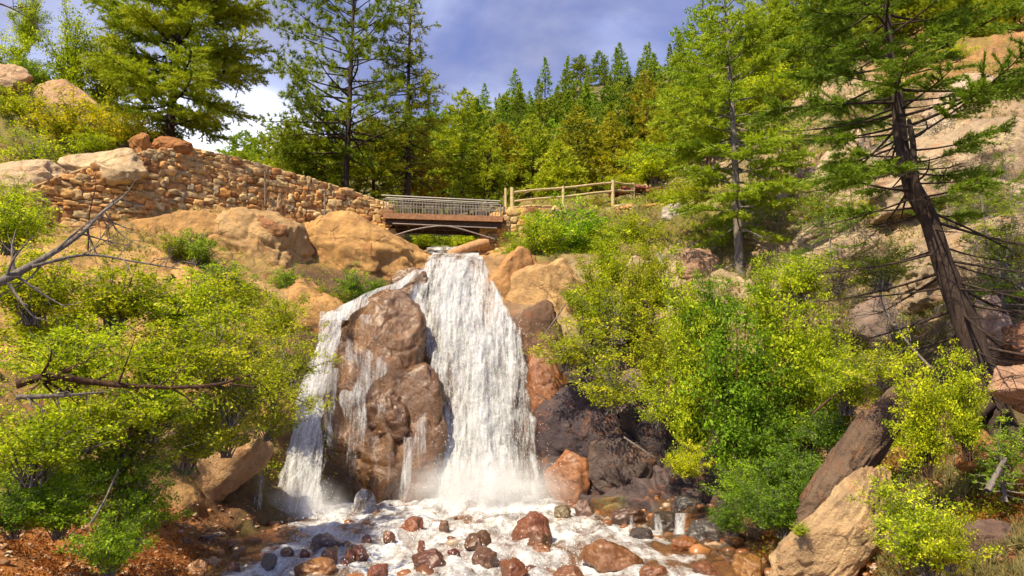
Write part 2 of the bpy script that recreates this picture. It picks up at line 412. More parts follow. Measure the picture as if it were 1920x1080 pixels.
# ---------------------------------------------------------------- stream bed, stream
def wz(x, y):
    """height of the water surface"""
    k = np.interp(y, [4, 10, 15, 19, 23, 25.5, 28], [-.45, 0, .22, .38, .46, .52, .56])
    # upper right pool stands above the little cascade
    up = soft(x-(-.25*y+9.6), 0, .5)*soft(y, 19.9, 20.3)*.42
    return k+up
bx_ = np.linspace(-14, 14, 320); by_ = np.linspace(3, 28, 340); BX, BY = np.meshgrid(bx_, by_)
q = np.stack([BX, BY, BX*0], -1).reshape(-1, 3)
BZ = wz(BX, BY)-.16+(.16*fbm(q*.9, 4, 4)+.10*fbm(q*3.2, 3, 14)).reshape(BX.shape)
mb = MB(); i = np.arange(339)[:, None]*320; j = np.arange(319)[None]; FB = np.stack([i+j, i+j+1, i+321, i+320], -1) if False else np.stack([i+j, i+j+1, i+320+j+1, i+320+j], -1).reshape(-1, 4)
mb.add(np.stack([BX, BY, BZ], -1).reshape(-1, 3), FB, .5, True)
bed = mb.obj('stream_bed', M['pebble'], color=(.40, .15, .045)); tag(bed, kind='structure')
# water surface with churned foam
pxw, pyw = proj(np.stack([BX, BY, wz(BX, BY)], -1))
lft = np.interp(pyw, [940, 1000, 1080, 1200], [540, 500, 385, 250]); rgt = np.interp(pyw, [930, 945, 1000, 1080, 1200], [1120, 1110, 1290, 1440, 1560])
nw = fbm(q*1.1+5, 4, 61).reshape(BX.shape)
foam = soft(pxw, lft-20+60*nw, lft+90+60*nw)*(1-soft(pxw, rgt-150+120*nw, rgt+60+120*nw))
foam = np.maximum(foam, .0)
casc = np.exp(-((BY-20.1)/.35)**2)*soft(BX-(-.25*BY+9.6), 0, .5)
churn = np.clip(foam, 0, 1)
qw = q*np.array([1, .6, 1])
WZ = wz(BX, BY)+churn*(.15*fbm(qw*1.1, 4, 71, True)-.05+.06*fbm(qw*1.9, 4, 75)+.07*fbm(qw*4.5, 3, 72)+.03).reshape(BX.shape)+(1-churn)*(.025*fbm(q*3, 3, 73)).reshape(BX.shape)
foot = np.exp(-((BY-24.1)/1.2)**2)*soft(pxw, 740, 830)*(1-soft(pxw, 1000, 1080))+.7*np.exp(-((BY-22.2)/.7)**2)*soft(pxw, 490, 540)*(1-soft(pxw, 600, 650))
WZ = WZ+foot*(.08+.34*fbm(q*1.7, 4, 91).reshape(BX.shape)+.18*fbm(q*6, 3, 92).reshape(BX.shape)); foam = np.clip(foam+.6*foot, 0, 1.25)
mb = MB(); mb.add(np.stack([BX, BY, WZ], -1).reshape(-1, 3), FB, (np.clip(foam+.5*casc, 0, 1.25)).ravel(), True)
m, nt, out = mat_new('stream_water'); L = nt.links
pos = N(nt, 'ShaderNodeNewGeometry').outputs['Position']
fo = N(nt, 'ShaderNodeAttribute', attribute_name='v').outputs['Fac']
mp = N(nt, 'ShaderNodeMapping'); mp.inputs['Scale'].default_value = (1.5, .55, 1); mp.inputs['Rotation'].default_value = (0, 0, .25); L.new(pos, mp.inputs[0])
nz = noise(nt, mp.outputs[0], 2.6, 8, .72, .5); nf2 = noise(nt, pos, 16, 4, .7)
nz0 = noise(nt, mp.outputs[0], .9, 6, .6, .8)
th = mathn(nt, 'ADD', mathn(nt, 'ADD', mathn(nt, 'MULTIPLY', maprange(nt, nz0, .3, .7), .40), mathn(nt, 'MULTIPLY', nz, .42)), mathn(nt, 'MULTIPLY', nf2, .18))
fac = mathn(nt, 'ADD', mathn(nt, 'MULTIPLY', fo, .41), mathn(nt, 'SUBTRACT', th, .70))
fac = maprange(nt, fac, .06, .34)
foamc = ramp(nt, [(.34, (.28, .26, .25)), (.45, (.60, .60, .62)), (.57, (.84, .84, .85))]); L.new(mathn(nt, 'ADD', mathn(nt, 'MULTIPLY', nf2, .5), mathn(nt, 'MULTIPLY', nz, .5)), foamc.inputs[0])
d = N(nt, 'ShaderNodeBsdfPrincipled'); L.new(foamc.outputs[0], d.inputs['Base Color']); d.inputs['Roughness'].default_value = .55
L.new(bump(nt, th, 1., .22), d.inputs['Normal'])
wtr = N(nt, 'ShaderNodeBsdfPrincipled'); wtr.inputs['Base Color'].default_value = (.16, .09, .045, 1); wtr.inputs['Roughness'].default_value = .08
wtr.inputs['Alpha'].default_value = .5
L.new(bump(nt, nz, .5, .08), wtr.inputs['Normal'])
mx = N(nt, 'ShaderNodeMixShader'); L.new(fac, mx.inputs[0]); L.new(wtr.outputs[0], mx.inputs[1]); L.new(d.outputs[0], mx.inputs[2]); L.new(mx.outputs[0], out.inputs[0])
M['stream'] = m
st = mb.obj('stream', m); tag(st, kind='structure')

# ---------------------------------------------------------------- falling water
def water_mat(name, cover, col_a=(.62, .64, .68), col_b=(.88, .88, .90)):
    m, nt, out = mat_new(name); L = nt.links
    uv = N(nt, 'ShaderNodeAttribute', attribute_name='flow').outputs['Vector']     # across / along the flow, metres
    ed = N(nt, 'ShaderNodeAttribute', attribute_name='v').outputs['Fac']
    def st(sx, sy, sc, det, off):
        mp = N(nt, 'ShaderNodeMapping'); mp.inputs['Scale'].default_value = (sx, sy, 1); mp.inputs['Location'].default_value = (off, off*1.7, off); L.new(uv, mp.inputs[0])
        return noise(nt, mp.outputs[0], sc, det, .65, .25)
    a = st(1.3, .16, 1.5, 5, 3.+cover*9); b = st(6, .8, 1.8, 5, 9.+cover*5); c = st(14, 7, 1.7, 4, 1.)
    s = mathn(nt, 'ADD', mathn(nt, 'MULTIPLY', a, .5), mathn(nt, 'ADD', mathn(nt, 'MULTIPLY', b, .34), mathn(nt, 'MULTIPLY', c, .16)))
    f = mathn(nt, 'ADD', s, mathn(nt, 'MULTIPLY', mathn(nt, 'SUBTRACT', ed, 1.), .38))
    fac = maprange(nt, f, .40-cover, .58-cover)
    cr = ramp(nt, [(.38, col_a), (.62, col_b)]); L.new(mathn(nt, 'ADD', mathn(nt, 'MULTIPLY', b, .5), mathn(nt, 'MULTIPLY', c, .5)), cr.inputs[0])
    p = N(nt, 'ShaderNodeBsdfPrincipled'); L.new(cr.outputs[0], p.inputs['Base Color']); p.inputs['Roughness'].default_value = .5
    L.new(bump(nt, mathn(nt, 'ADD', b, mathn(nt, 'MULTIPLY', c, .7)), .9, .10), p.inputs['Normal'])
    t = N(nt, 'ShaderNodeBsdfTranslucent'); L.new(cr.outputs[0], t.inputs['Color'])
    m1 = N(nt, 'ShaderNodeMixShader'); m1.inputs[0].default_value = .3; L.new(p.outputs[0], m1.inputs[1]); L.new(t.outputs[0], m1.inputs[2])
    tr = N(nt, 'ShaderNodeBsdfTransparent')
    mx = N(nt, 'ShaderNodeMixShader'); L.new(fac, mx.inputs[0]); L.new(tr.outputs[0], mx.inputs[1]); L.new(m1.outputs[0], mx.inputs[2]); L.new(mx.outputs[0], out.inputs[0])
    return m
# depth of the smooth cliff at (px,py)
from bisect import bisect
_gx0 = {}
def cliffY(px, py):
    c = int(np.clip(np.searchsorted(pxs, px), 0, NU-1))
    colY = GY[:, c]; colD = GD[:, c]
    k = NV*6//8
    o = np.argsort(colY[:k]); return float(np.interp(py, colY[:k][o], colD[:k][o]))
def fall(name, rows, off, material, seed, nu, nv, bulge=.25, rough=.10, parent=None, edge=.12, yfix=None):
    """rows: (py, left px, right px, centre strength)"""
    r = np.array([x[:4] for x in rows], float); t = np.linspace(0, len(r)-1, nv)
    rr = catmull(r, nv); u = np.linspace(0, 1, nu)
    py = rr[:, 0]; wN = np.stack([py*.02, py*0+seed, py*0], -1); ww = min(1, float(np.mean(rr[:, 2]-rr[:, 1]))/60)
    Lf = rr[:, 1]+9*ww*fbm(wN, 3, seed); Rt = rr[:, 2]+13*ww*fbm(wN+40, 3, seed+1); S = rr[:, 3]
    PX = Lf[:, None]+(Rt-Lf)[:, None]*u[None]; PY = np.broadcast_to(py[:, None], PX.shape)
    if yfix is not None:
        Yd = np.interp(PY, [a for a, b in yfix], [b for a, b in yfix])
    else:
        Yd = np.array([[cliffY(PX[a, b], PY[a, b]) for b in range(0, nu, max(1, nu//12))] for a in range(0, nv, 4)])
        uu = np.arange(0, nu, max(1, nu//12)); vv = np.arange(0, nv, 4)
        tmp = np.array([np.interp(np.arange(nu), uu, x) for x in Yd]); Yd = np.array([np.interp(np.arange(nv), vv, tmp[:, k]) for k in range(nu)]).T
    Yd = Yd-off-bulge*np.sin(math.pi*u)[None]
    v = P(PX, PY, Yd).reshape(-1, 3)
    n = rough*(fbm(v*np.array([2.2, 2.2, .6]), 4, seed)+.6*fbm(v*np.array([7, 7, 2.5]), 3, seed+3))
    v[:, 1] -= n
    mb = MB(); i = np.arange(nv-1)[:, None]*nu; j = np.arange(nu-1)[None]
    e = np.minimum(1, np.minimum(u, 1-u)/edge)[None]*S[:, None]
    if len(rows[0]) > 4:
        e = e  # kept simple
    mb.add(v, np.stack([i+j, i+nu+j, i+nu+j+1, i+j+1], -1).reshape(-1, 4), np.clip(e, 0, 1).ravel(), True)
    o = mb.obj(name, material, parent)
    fl = o.data.attributes.new('flow', 'FLOAT_VECTOR', 'POINT')
    al = v[:, 2]+v[:, 1]*.3; fl.data.foreach_set('vector', np.stack([v[:, 0], al, v[:, 1]*0+seed], -1).astype(np.float32).ravel())
    return o
import bmesh
_ico = {}
def ico(sub):
    if sub not in _ico:
        bm = bmesh.new(); bmesh.ops.create_icosphere(bm, subdivisions=sub, radius=1)
        _ico[sub] = (np.array([v.co[:] for v in bm.verts]), np.array([[v.index for v in f.verts] for f in bm.faces])); bm.free()
    return _ico[sub]
def rock_mb(seed, size, facets=9, rough=.09, sub=5, cut=(.55, .85), groove=0, ridge=.07, boxy=0, strata=.055):
    v, f = ico(sub); v = v.copy(); rg = np.random.default_rng(seed)
    if boxy: v = v/(np.abs(v)**boxy).sum(1, keepdims=True)**(1/boxy)*.88
    for k in range(facets):
        n = rg.normal(size=3); n /= np.linalg.norm(n); d = rg.uniform(*cut)
        h = v@n-d; m = h > 0; v[m] -= np.outer(h[m]*.9, n)
    u = v/np.linalg.norm(v, axis=1, keepdims=True)
    n = fbm(v*1.6+seed*3.1, 5, seed)*rough*2.2+ridge*fbm(v*2.6+seed, 4, seed+5, True)
    if groove: n = n+groove*np.sin(v[:, 0]*9+3*fbm(v*1.1, 3, seed+8))*(v[:, 2] < .9)
    tl = rg.normal(size=3); tl[2] = abs(tl[2])+.8; tl /= np.linalg.norm(tl)
    for q_, fr, am in ((tl, 1.7, strata), (np.cross(tl, rg.normal(size=3)), 1.1, strata*.8)):
        w_ = v@q_*fr+.55*fbm(v*1.2+seed*2, 3, seed+21)+seed*.37; ff = w_-np.floor(w_); jn = np.minimum(ff, 1-ff)
        n = n-am*np.exp(-(jn/.035)**2)+am*.9*(_h(np.floor(w_).astype(np.int64), np.zeros(len(w_), np.int64), np.zeros(len(w_), np.int64), seed)-.5)
    n = n+.018*fbm(v*9+seed, 3, seed+31)
    v = v+u*n[:, None]
    mb = MB(); mb.add(v*np.array(size), f, .5, True)
    return mb
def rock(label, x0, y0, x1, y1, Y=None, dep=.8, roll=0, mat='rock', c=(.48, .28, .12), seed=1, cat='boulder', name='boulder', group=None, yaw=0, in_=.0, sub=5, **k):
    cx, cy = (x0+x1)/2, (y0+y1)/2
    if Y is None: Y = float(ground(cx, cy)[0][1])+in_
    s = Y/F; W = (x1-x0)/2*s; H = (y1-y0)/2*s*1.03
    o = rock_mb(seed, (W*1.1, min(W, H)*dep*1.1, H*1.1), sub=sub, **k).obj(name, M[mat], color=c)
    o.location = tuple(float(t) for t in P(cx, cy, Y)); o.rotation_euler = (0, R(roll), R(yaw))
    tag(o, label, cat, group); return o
OR = (.48, .28, .105); TAN = (.46, .30, .14); PINK = (.45, .37, .27); WB = (.15, .088, .045); DK = (.085, .065, .075); RU = (.30, .085, .03)
EMB = 'boulders on the falls cliff'
# left bank
rock('big smooth orange dome of rock under the wall, right against the lip of the falls', 556, 412, 812, 580, 31.6, .8, 10, c=OR, seed=3, facets=7, boxy=2.5, sub=6)
rock('rounded tan boulder with a dark overhang, below the middle of the stone wall', 385, 399, 580, 575, 30.0, .8, 8, c=TAN, seed=8, facets=9, boxy=2.5, sub=6)
rock('wide low orange rock hump below the left half of the stone wall', 150, 402, 470, 590, 29.2, .6, -6, c=OR, seed=12, facets=8, boxy=2.5, sub=6)
rock('small brown wedge boulder in the notch below the wall, left of the orange dome', 470, 395, 555, 470, 29.4, .8, 0, c=(.30, .15, .07), seed=14, facets=8)
rock('orange ledge boulder above the start of the left stream', 470, 535, 670, 690, 27.6, .8, -20, c=OR, seed=17, facets=6)
rock('tan shelf of rock between small bushes left of the left stream', 400, 530, 570, 690, 27.0, .8, 10, c=TAN, seed=19)
rock('flat pale block of rock lying on top of the stone wall', 118, 272, 280, 352, 28.6, .8, 3, c=(.58, .44, .27), seed=22, facets=9, cut=(.5, .75))
rock('long sloping pale rock slab at the left end of the wall', -40, 306, 140, 388, 27.6, .7, -9, c=(.56, .42, .27), seed=25, facets=8)
rock('round orange boulder at the top left corner of the wall', 240, 250, 286, 292, 29.4, .9, 0, c=(.42, .20, .07), seed=27)
rock('rough red brown outcrop below the trunk of the big left pine', 278, 252, 355, 300, 30.2, .9, 5, c=(.36, .16, .06), seed=28, facets=12)
rock('pale dome of rock showing above the yellow bushes top left', 40, 158, 215, 260, 34.5, .7, 8, c=(.50, .33, .19), seed=31, facets=4)
rock('grey tan boulder at the left frame edge high on the slope', -40, 122, 60, 190, 33.5, .8, 0, c=(.50, .34, .22), seed=33)
rock('pale slanting slab of rock at the foot of the left bank', 110, 850, 500, 1005, 20.2, .9, -40, c=(.50, .32, .17), seed=36, facets=10, cut=(.6, .95), boxy=4, ridge=.12)
rock('dark wet brown buttress right of the pale slanting slab', 405, 820, 530, 1070, 24.2, .7, 24, 'wet', (.30, .13, .045), 39, facets=12, boxy=3.5, sub=6, ridge=.12)
rock('wet purple brown rock shoulder left of the left stream', 425, 670, 560, 930, 24.8, .6, 20, 'wet', (.16, .09, .06), 40)
# centre
rock('large smooth brown rock dome between the two streams of water', 622, 545, 798, 760, 26.9, .62, 6, 'wet', (.17, .085, .033), 42, facets=9, rough=.06, ridge=.06, strata=.035, cut=(.62, .92), boxy=2.8, sub=6)
rock('tall fluted brown rock standing below the dome between the streams', 596, 700, 806, 1010, 25.9, .55, 2, 'wet', (.14, .066, .024), 45, facets=14, groove=.10, rough=.13, ridge=.17, boxy=4, sub=6, cut=(.7, .98))
rock('leaning wet brown fin of rock at the left edge of the main fall', 724, 770, 820, 975, 25.3, .6, 16, 'wet', (.17, .085, .04), 46, facets=7, groove=.03)
rock('small dark ledge jutting out in the middle of the centre rock', 690, 745, 785, 835, 25.3, .7, -24, 'wet', (.11, .05, .02), 47, facets=16, boxy=4, ridge=.16)
rock('brown wet rock at the top left of the main fall beside the orange dome', 735, 505, 800, 560, 29.3, .8, -30, 'wet', (.18, .10, .05), 48)
# right
rock('smooth orange rock shoulder right of the lip of the falls', 898, 470, 1015, 600, 30.2, .7, 28, c=(.46, .25, .10), seed=52, facets=5)
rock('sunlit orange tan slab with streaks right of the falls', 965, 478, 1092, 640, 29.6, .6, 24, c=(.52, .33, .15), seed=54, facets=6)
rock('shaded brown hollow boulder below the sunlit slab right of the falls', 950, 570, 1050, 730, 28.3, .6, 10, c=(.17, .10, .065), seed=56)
rock('rust coloured rib of rock running down beside the main fall', 990, 640, 1070, 860, 26.9, .6, -8, 'wet', (.27, .10, .03), 57)
rock('dark purple grey fractured rock face right of the main fall', 1010, 715, 1160, 925, 26.2, .6, 5, c=DK, seed=59, facets=14, rough=.10)
rock('orange stained boulder at the right foot of the main fall', 1030, 850, 1110, 945, 25.1, .7, 0, 'wet', (.30, .12, .04), 60)
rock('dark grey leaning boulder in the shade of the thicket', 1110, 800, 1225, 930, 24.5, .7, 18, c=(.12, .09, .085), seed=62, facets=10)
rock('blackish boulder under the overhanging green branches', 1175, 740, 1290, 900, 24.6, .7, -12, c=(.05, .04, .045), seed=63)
rock('purple grey rock block behind the thin yellow green branches', 1140, 690, 1240, 800, 26.0, .7, 8, c=(.20, .15, .15), seed=64, facets=12)
rock('striped grey brown rock rib above the dark face', 1115, 560, 1225, 700, 28.4, .6, 26, c=(.30, .22, .17), seed=66, facets=8)
rock('pale tan rock left of the thin side trickle', 1165, 485, 1232, 580, 30.4, .7, -6, c=(.50, .37, .24), seed=67)
rock('brown ledge rock right of the thin side trickle', 1262, 470, 1360, 530, 31., .8, 4, c=(.36, .23, .16), seed=68)
rock('reddish ledge rock below the fir tree', 1265, 520, 1370, 590, 30., .8, -8, c=(.34, .21, .15), seed=69)
rock('grey boulder beside the low retaining wall', 1238, 378, 1300, 420, 36, .8, 0, c=(.40, .36, .32), seed=70)
rock('great smooth pale pink dome of rock high on the right slope', 1730, 138, 1900, 262, 30.5, .7, 8, c=(.56, .43, .33), seed=72, facets=4, rough=.04)
rock('pale rock slab sloping below the pink dome behind the leaning tree', 1540, 250, 1840, 370, 30.2, .8, -30, c=PINK, seed=74, facets=6, rough=.08, boxy=3)
for (x0_, y0_, x1_, y1_, rl, sd_, lb) in ((1440, 300, 1900, 450, -38, 171, 'vast smooth pale granite slab sweeping up behind the leaning tree'), (1620, 250, 2000, 420, -18, 172, 'broad pale granite face below the great pink dome'), (1660, 420, 1990, 560, -24, 173, 'pale granite face right of the leaning tree, lower than the broad one'), (1400, 470, 1680, 590, -34, 174, 'pale tan granite ledge behind the top of the thicket')):
    q_ = ground((x0_+x1_)/2, (y0_+y1_)/2)[0]; rock(lb, x0_, y0_, x1_, y1_, float(q_[1])+.5, 1.0, rl, c=(.41, .315, .21), seed=sd_, facets=7, rough=.07, ridge=.07, boxy=2.8, sub=6, cut=(.6, .9))
rock('long pale slab beside the brown gully on the right slope', 1450, 285, 1690, 365, 31.0, .9, -50, c=(.54, .41, .29), seed=76, facets=6)
rock('cracked tan boulder right of the leaning tree at mid height', 1810, 330, 1960, 480, 24.5, .7, 14, c=(.47, .36, .28), seed=77, facets=9)
rock('pale ledge rock left of the leaning tree at mid height', 1500, 440, 1680, 560, 27.5, .6, -12, c=(.46, .38, .30), seed=79, facets=9)
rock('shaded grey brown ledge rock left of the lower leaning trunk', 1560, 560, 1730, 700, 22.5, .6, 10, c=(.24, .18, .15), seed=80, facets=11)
rock('pale pink streaked rock right of the foot of the leaning tree', 1835, 560, 1905, 700, 16.0, .7, -10, c=(.52, .36, .28), seed=82)
rock('brown boulder block at the right frame edge above the dark hollow', 1880, 590, 1990, 700, 14.8, .8, 6, c=(.28, .14, .09), seed=84)
rock('tan overhanging boulder roofing the dark hollow at the right edge', 1860, 690, 2020, 770, 12.9, .9, 12, c=(.44, .27, .18), seed=85)
rock('orange boulder lying in the mouth of the dark hollow', 1795, 815, 1885, 888, 12.4, .9, 6, c=(.40, .19, .07), seed=86)
rock('long leaning grey brown slab running up from the stream', 1560, 690, 1632, 1070, 14.0, 1.3, 38, c=(.15, .10, .07), seed=88, facets=12, cut=(.6, .95), rough=.12, ridge=.12, boxy=4, sub=6)
rock('sunlit tan boulder crossed by branch shadows at the lower right', 1440, 930, 1740, 1050, 12.7, .7, -40, c=(.46, .32, .18), seed=90, facets=10, boxy=3, ridge=.11, sub=6)
rock('dark brown boulder in the bottom right corner', 1800, 985, 1900, 1075, 10.6, .9, 5, c=(.16, .10, .08), seed=92)
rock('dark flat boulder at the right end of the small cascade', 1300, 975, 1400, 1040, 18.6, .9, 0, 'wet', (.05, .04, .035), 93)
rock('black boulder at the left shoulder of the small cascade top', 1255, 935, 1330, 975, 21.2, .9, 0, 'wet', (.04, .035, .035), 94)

# ---- stones in the stream: base sits at the water, seen at px box
SG = 'stones standing in the rapids'
ST = [
 (868, 992, 924, 1036, (.16,.07,.03), 12, 'square topped dark brown stone standing upright in the white water', dict(cut=(.45,.7))),
 (876, 1028, 938, 1066, (.20,.09,.05), 8, 'brown stone just below the square topped one', {}),
 (966, 970, 1030, 1018, (.30,.10,.045), 5, 'red brown rounded stone, uppermost of the three in a line below the main fall', {}),
 (990, 1002, 1034, 1034, (.22,.09,.04), 7, 'brown stone in the middle of the three in a line', {}),
 (998, 1024, 1034, 1046, (.34,.13,.04), 7, 'small orange flat stone, lowest of the three in a line', {}),
 (1098, 1018, 1196, 1068, (.34,.14,.045), 4, 'large smooth orange brown dome stone right of centre in the rapids', {}),
 (934, 1050, 994, 1084, (.30,.10,.04), 9, 'reddish stone at the bottom edge below the line of three', {}),
 (770, 1036, 842, 1076, (.17,.06,.035), 10, 'dark maroon angular stone left of the square topped stone', dict(cut=(.45,.7))),
 (838, 1034, 862, 1050, (.20,.05,.04), 6, 'little maroon stone beside the angular maroon stone', {}),
 (748, 974, 796, 1000, (.34,.10,.035), 7, 'bright rust stone at the foot of the centre rock', {}),
 (822, 980, 842, 1002, (.24,.12,.07), 5, 'small brown stone half drowned in foam below the main fall', {}),
 (780, 1018, 800, 1036, (.26,.08,.04), 5, 'small round maroon stone amid foam left of the square topped stone', {}),
 (586, 1004, 642, 1034, (.20,.15,.15), 6, 'purple grey stone in the foam left of the centre rock', {}),
 (600, 1032, 638, 1056, (.32,.12,.04), 6, 'orange brown stone just below the purple grey one', {}),
 (660, 1028, 692, 1052, (.24,.08,.05), 8, 'dark red stone between the orange stones at the lower left rapids', {}),
 (648, 1034, 664, 1056, (.30,.09,.03), 8, 'small pointed rust stone at the lower left rapids', {}),
 (636, 1050, 654, 1064, (.22,.05,.03), 6, 'tiny crimson stone below the pointed rust stone', {}),
 (558, 1054, 628, 1084, (.40,.17,.04), 5, 'broad bright orange stone at the bottom edge left of centre', {}),
 (688, 1062, 728, 1090, (.26,.07,.03), 6, 'round maroon stone at the bottom edge left of centre', {}),
 (486, 1046, 520, 1070, (.20,.15,.12), 7, 'grey brown stone in the foam at the left margin of the rapids', {}),
 (560, 1032, 580, 1050, (.28,.08,.04), 6, 'small red stone left of the orange brown one', {}),
 (522, 1032, 552, 1048, (.34,.18,.10), 6, 'tan stone washed by foam near the left margin', {}),
 (676, 1006, 696, 1024, (.20,.07,.05), 7, 'small dark stone close below the little bulb of spray', {}),
 (716, 1000, 742, 1018, (.30,.12,.06), 6, 'small brown stone left of the rust stone under the centre rock', {}),
 (1040, 952, 1070, 972, (.22,.16,.08), 6, 'olive brown stone in the foam at the right foot of the main fall', {}),
 (1076, 944, 1118, 972, (.28,.16,.13), 9, 'pinkish stone at the edge of the calm orange pool', {}),
 (1180, 992, 1222, 1016, (.10,.08,.08), 9, 'dark wedge stone below the small cascade', {}),
 (1262, 1010, 1308, 1036, (.36,.13,.04), 6, 'orange stone right below the small cascade', {}),
 (1378, 1046, 1436, 1086, (.42,.20,.05), 6, 'yellow orange stone at the bottom edge right of the rapids', {}),
 (1150, 958, 1210, 984, (.16,.09,.07), 9, 'brown lip stone at the left of the small cascade', {}),
 (1222, 962, 1290, 1002, (.07,.055,.05), 8, 'dark step of rock behind the small cascade', {}),
 (1040, 1068, 1096, 1092, (.30,.12,.05), 6, 'orange brown stone at the bottom edge under the dome stone', {}),
 (1200, 1066, 1250, 1090, (.34,.13,.05), 6, 'rust stone at the bottom edge right of the dome stone', {}),
 (1300, 1056, 1350, 1084, (.30,.11,.05), 7, 'flat rust stone at the bottom right shallows', {}),
 (374, 1008, 412, 1034, (.12,.055,.04), 8, 'dark wet stone on the orange mud left of the rapids', {}),
 (326, 1016, 362, 1040, (.22,.08,.04), 7, 'brown stone on the orange mud below the slanting slab', {}),
 (240, 1044, 300, 1080, (.30,.14,.06), 7, 'dull orange stone at the edge of the dirt bank', {}),
 (288, 1020, 320, 1038, (.17,.07,.04), 8, 'small dark brown stone at the edge of the dirt bank', {}),
 (420, 1058, 452, 1078, (.26,.10,.05), 7, 'brown stone beside the left margin of the foam', {}),
 (350, 1056, 392, 1082, (.40,.18,.06), 6, 'orange stone on the mud at the bottom edge', {}),
]
def waterY(px, py):
    Y = 20.
    for _ in range(30):
        p = P(px, py, Y); z = float(wz(p[0], p[1]))
        d = P(px, py, 1.)-np.array([0, 0, EYE]); Y = .5*Y+.5*(z-EYE)/d[2]
        Y = min(max(Y, 5), 25.5)
    return Y
for k, (x0, y0, x1, y1, c, fa, lab, kw) in enumerate(ST):
    Y = waterY((x0+x1)/2, y1-(y1-y0)*.1); s = Y/F
    W = (x1-x0)/2*s; H = (y1-y0)*s
    o = rock_mb(200+k, (W*1.15, W*.95, H*.85), facets=fa+4, sub=5, rough=.09, ridge=.08, strata=.02, boxy=2.8, **{**dict(cut=(.5, .9)), **kw}).obj('stone', M['pebble'], color=tuple(min(1, t*.62) for t in c))
    b = P((x0+x1)/2, y1, Y+.15); o.location = (float(b[0]), float(b[1]), float(wz(b[0], b[1]))+H*.20); o.rotation_euler = (0, 0, k*1.3 if fa < 10 else .2)
    tag(o, lab, 'stone', SG)
# countless pebbles along the shallows
rg = np.random.default_rng(5); mb = MB(); v0, f0 = ico(2)
v0 = v0/(np.abs(v0)**3.5).sum(1, keepdims=True)**(1/3.5)
k = 0
while k < 440:
    x = rg.uniform(-9, 9); y = rg.uniform(10, 25)
    a, b = proj(np.array([x, y, float(wz(x, y))]))
    l = np.interp(b, [940, 1000, 1080], [540, 500, 400]); r = np.interp(b, [940, 1000, 1080], [1100, 1230, 1500])
    dens = .06 if l+60 < a < r-60 else .8
    if b > 1110 or rg.random() > dens or a < 200 or a > 1500: continue
    s = rg.uniform(.04, .17)*(1.5 if rg.random() < .1 else 1)
    v = v0*np.array([1, rg.uniform(.7, 1), rg.uniform(.5, .8)])*(1+.38*vnoise(v0*1.6+k, k)[:, None])*s
    mb.add(v+np.array([x, y, float(wz(x, y))-.03]), f0, rg.random(), True); k += 1
m, nt, out = mat_new('pebbles'); L = nt.links
r_ = ramp(nt, [(0, (.05, .025, .018)), (.4, (.22, .085, .035)), (.75, (.38, .17, .06)), (1, (.34, .27, .20))]); L.new(N(nt, 'ShaderNodeAttribute', attribute_name='v').outputs['Fac'], r_.inputs[0])
p = N(nt, 'ShaderNodeBsdfPrincipled'); L.new(r_.outputs[0], p.inputs['Base Color']); p.inputs['Roughness'].default_value = .35; L.new(p.outputs[0], out.inputs[0])
tag(mb.obj('pebbles', m), 'small wet pebbles scattered in the orange shallows along the stream', 'pebbles', kind='stuff')

# gravel on the dirt banks
rg = np.random.default_rng(15); mb = MB()
msk = np.flatnonzero((((GX < 480) & (GX > -150) & (GY > 955) & (GY < 1100)) | ((GX > 1420) & (GX < 2000) & (GY > 860) & (GY < 1100))).ravel())
for k, ii in enumerate(rg.choice(msk, 2600)):
    s = rg.uniform(.012, .05)*(2.2 if rg.random() < .08 else 1); v = v0*np.array([1, rg.uniform(.7, 1), rg.uniform(.4, .7)])*(1+.4*vnoise(v0*1.6+k, k)[:, None])*s
    mb.add(v+Tf[ii]+rg.normal(0, .04, 3)*np.array([1, 1, 0]), f0, rg.random(), True)
m2, nt, out = mat_new('gravel'); L = nt.links
r_ = ramp(nt, [(0, (.10, .05, .03)), (.4, (.34, .17, .08)), (.8, (.50, .32, .18)), (1, (.45, .38, .30))]); L.new(N(nt, 'ShaderNodeAttribute', attribute_name='v').outputs['Fac'], r_.inputs[0])
p = N(nt, 'ShaderNodeBsdfPrincipled'); L.new(r_.outputs[0], p.inputs['Base Color']); p.inputs['Roughness'].default_value = .9; L.new(p.outputs[0], out.inputs[0])
tag(mb.obj('gravel', m2), 'loose orange brown gravel strewn over the dirt banks at the bottom corners', 'gravel', kind='stuff')

# ---------------------------------------------------------------- the water falling
WA = water_mat('falling_water', -.008); WB_ = water_mat('falling_water_veil', .012); WT = water_mat('thin_trickle', -.01)
main = [(474, 800, 905, .9), (492, 792, 922, 1), (530, 764, 940, 1), (575, 752, 962, 1), (630, 778, 990, 1), (700, 792, 1004, 1), (780, 798, 1014, 1), (860, 800, 1026, 1), (962, 796, 1040, 1)]
mr = empty('waterfall', P(910, 940, 25)); mr['kind'] = 'structure'
Yl = [(470, 34), (486, 30.9), (530, 29.3), (600, 28.0), (700, 26.8), (800, 26.0), (962, 24.9)]
def add_fall(rows, off, m, seed, nu, nv, **k):
    o = fall('water_sheet', rows, off, m, seed, nu, nv, **k); o.parent = mr; o.matrix_parent_inverse = Matrix.Translation(-Vector(mr.location)); return o
Y0 = [(a, b-.15) for a, b in Yl]; Y1 = [(a, b-.42) for a, b in Yl]
add_fall(main, 0, WB_, 1, 120, 300, yfix=Y0, bulge=.3, edge=.10)
main2 = [(a, l+14, r-16, s*.9) for a, l, r, s in main[1:]]
add_fall(main2, 0, WA, 2, 120, 300, yfix=Y1, bulge=.35, edge=.25, rough=.16)
core = [(486, 815, 900, 1), (560, 830, 925, 1.1), (650, 850, 935, 1.2), (760, 860, 940, 1.3), (860, 850, 950, 1.4), (958, 830, 975, 1.5)]
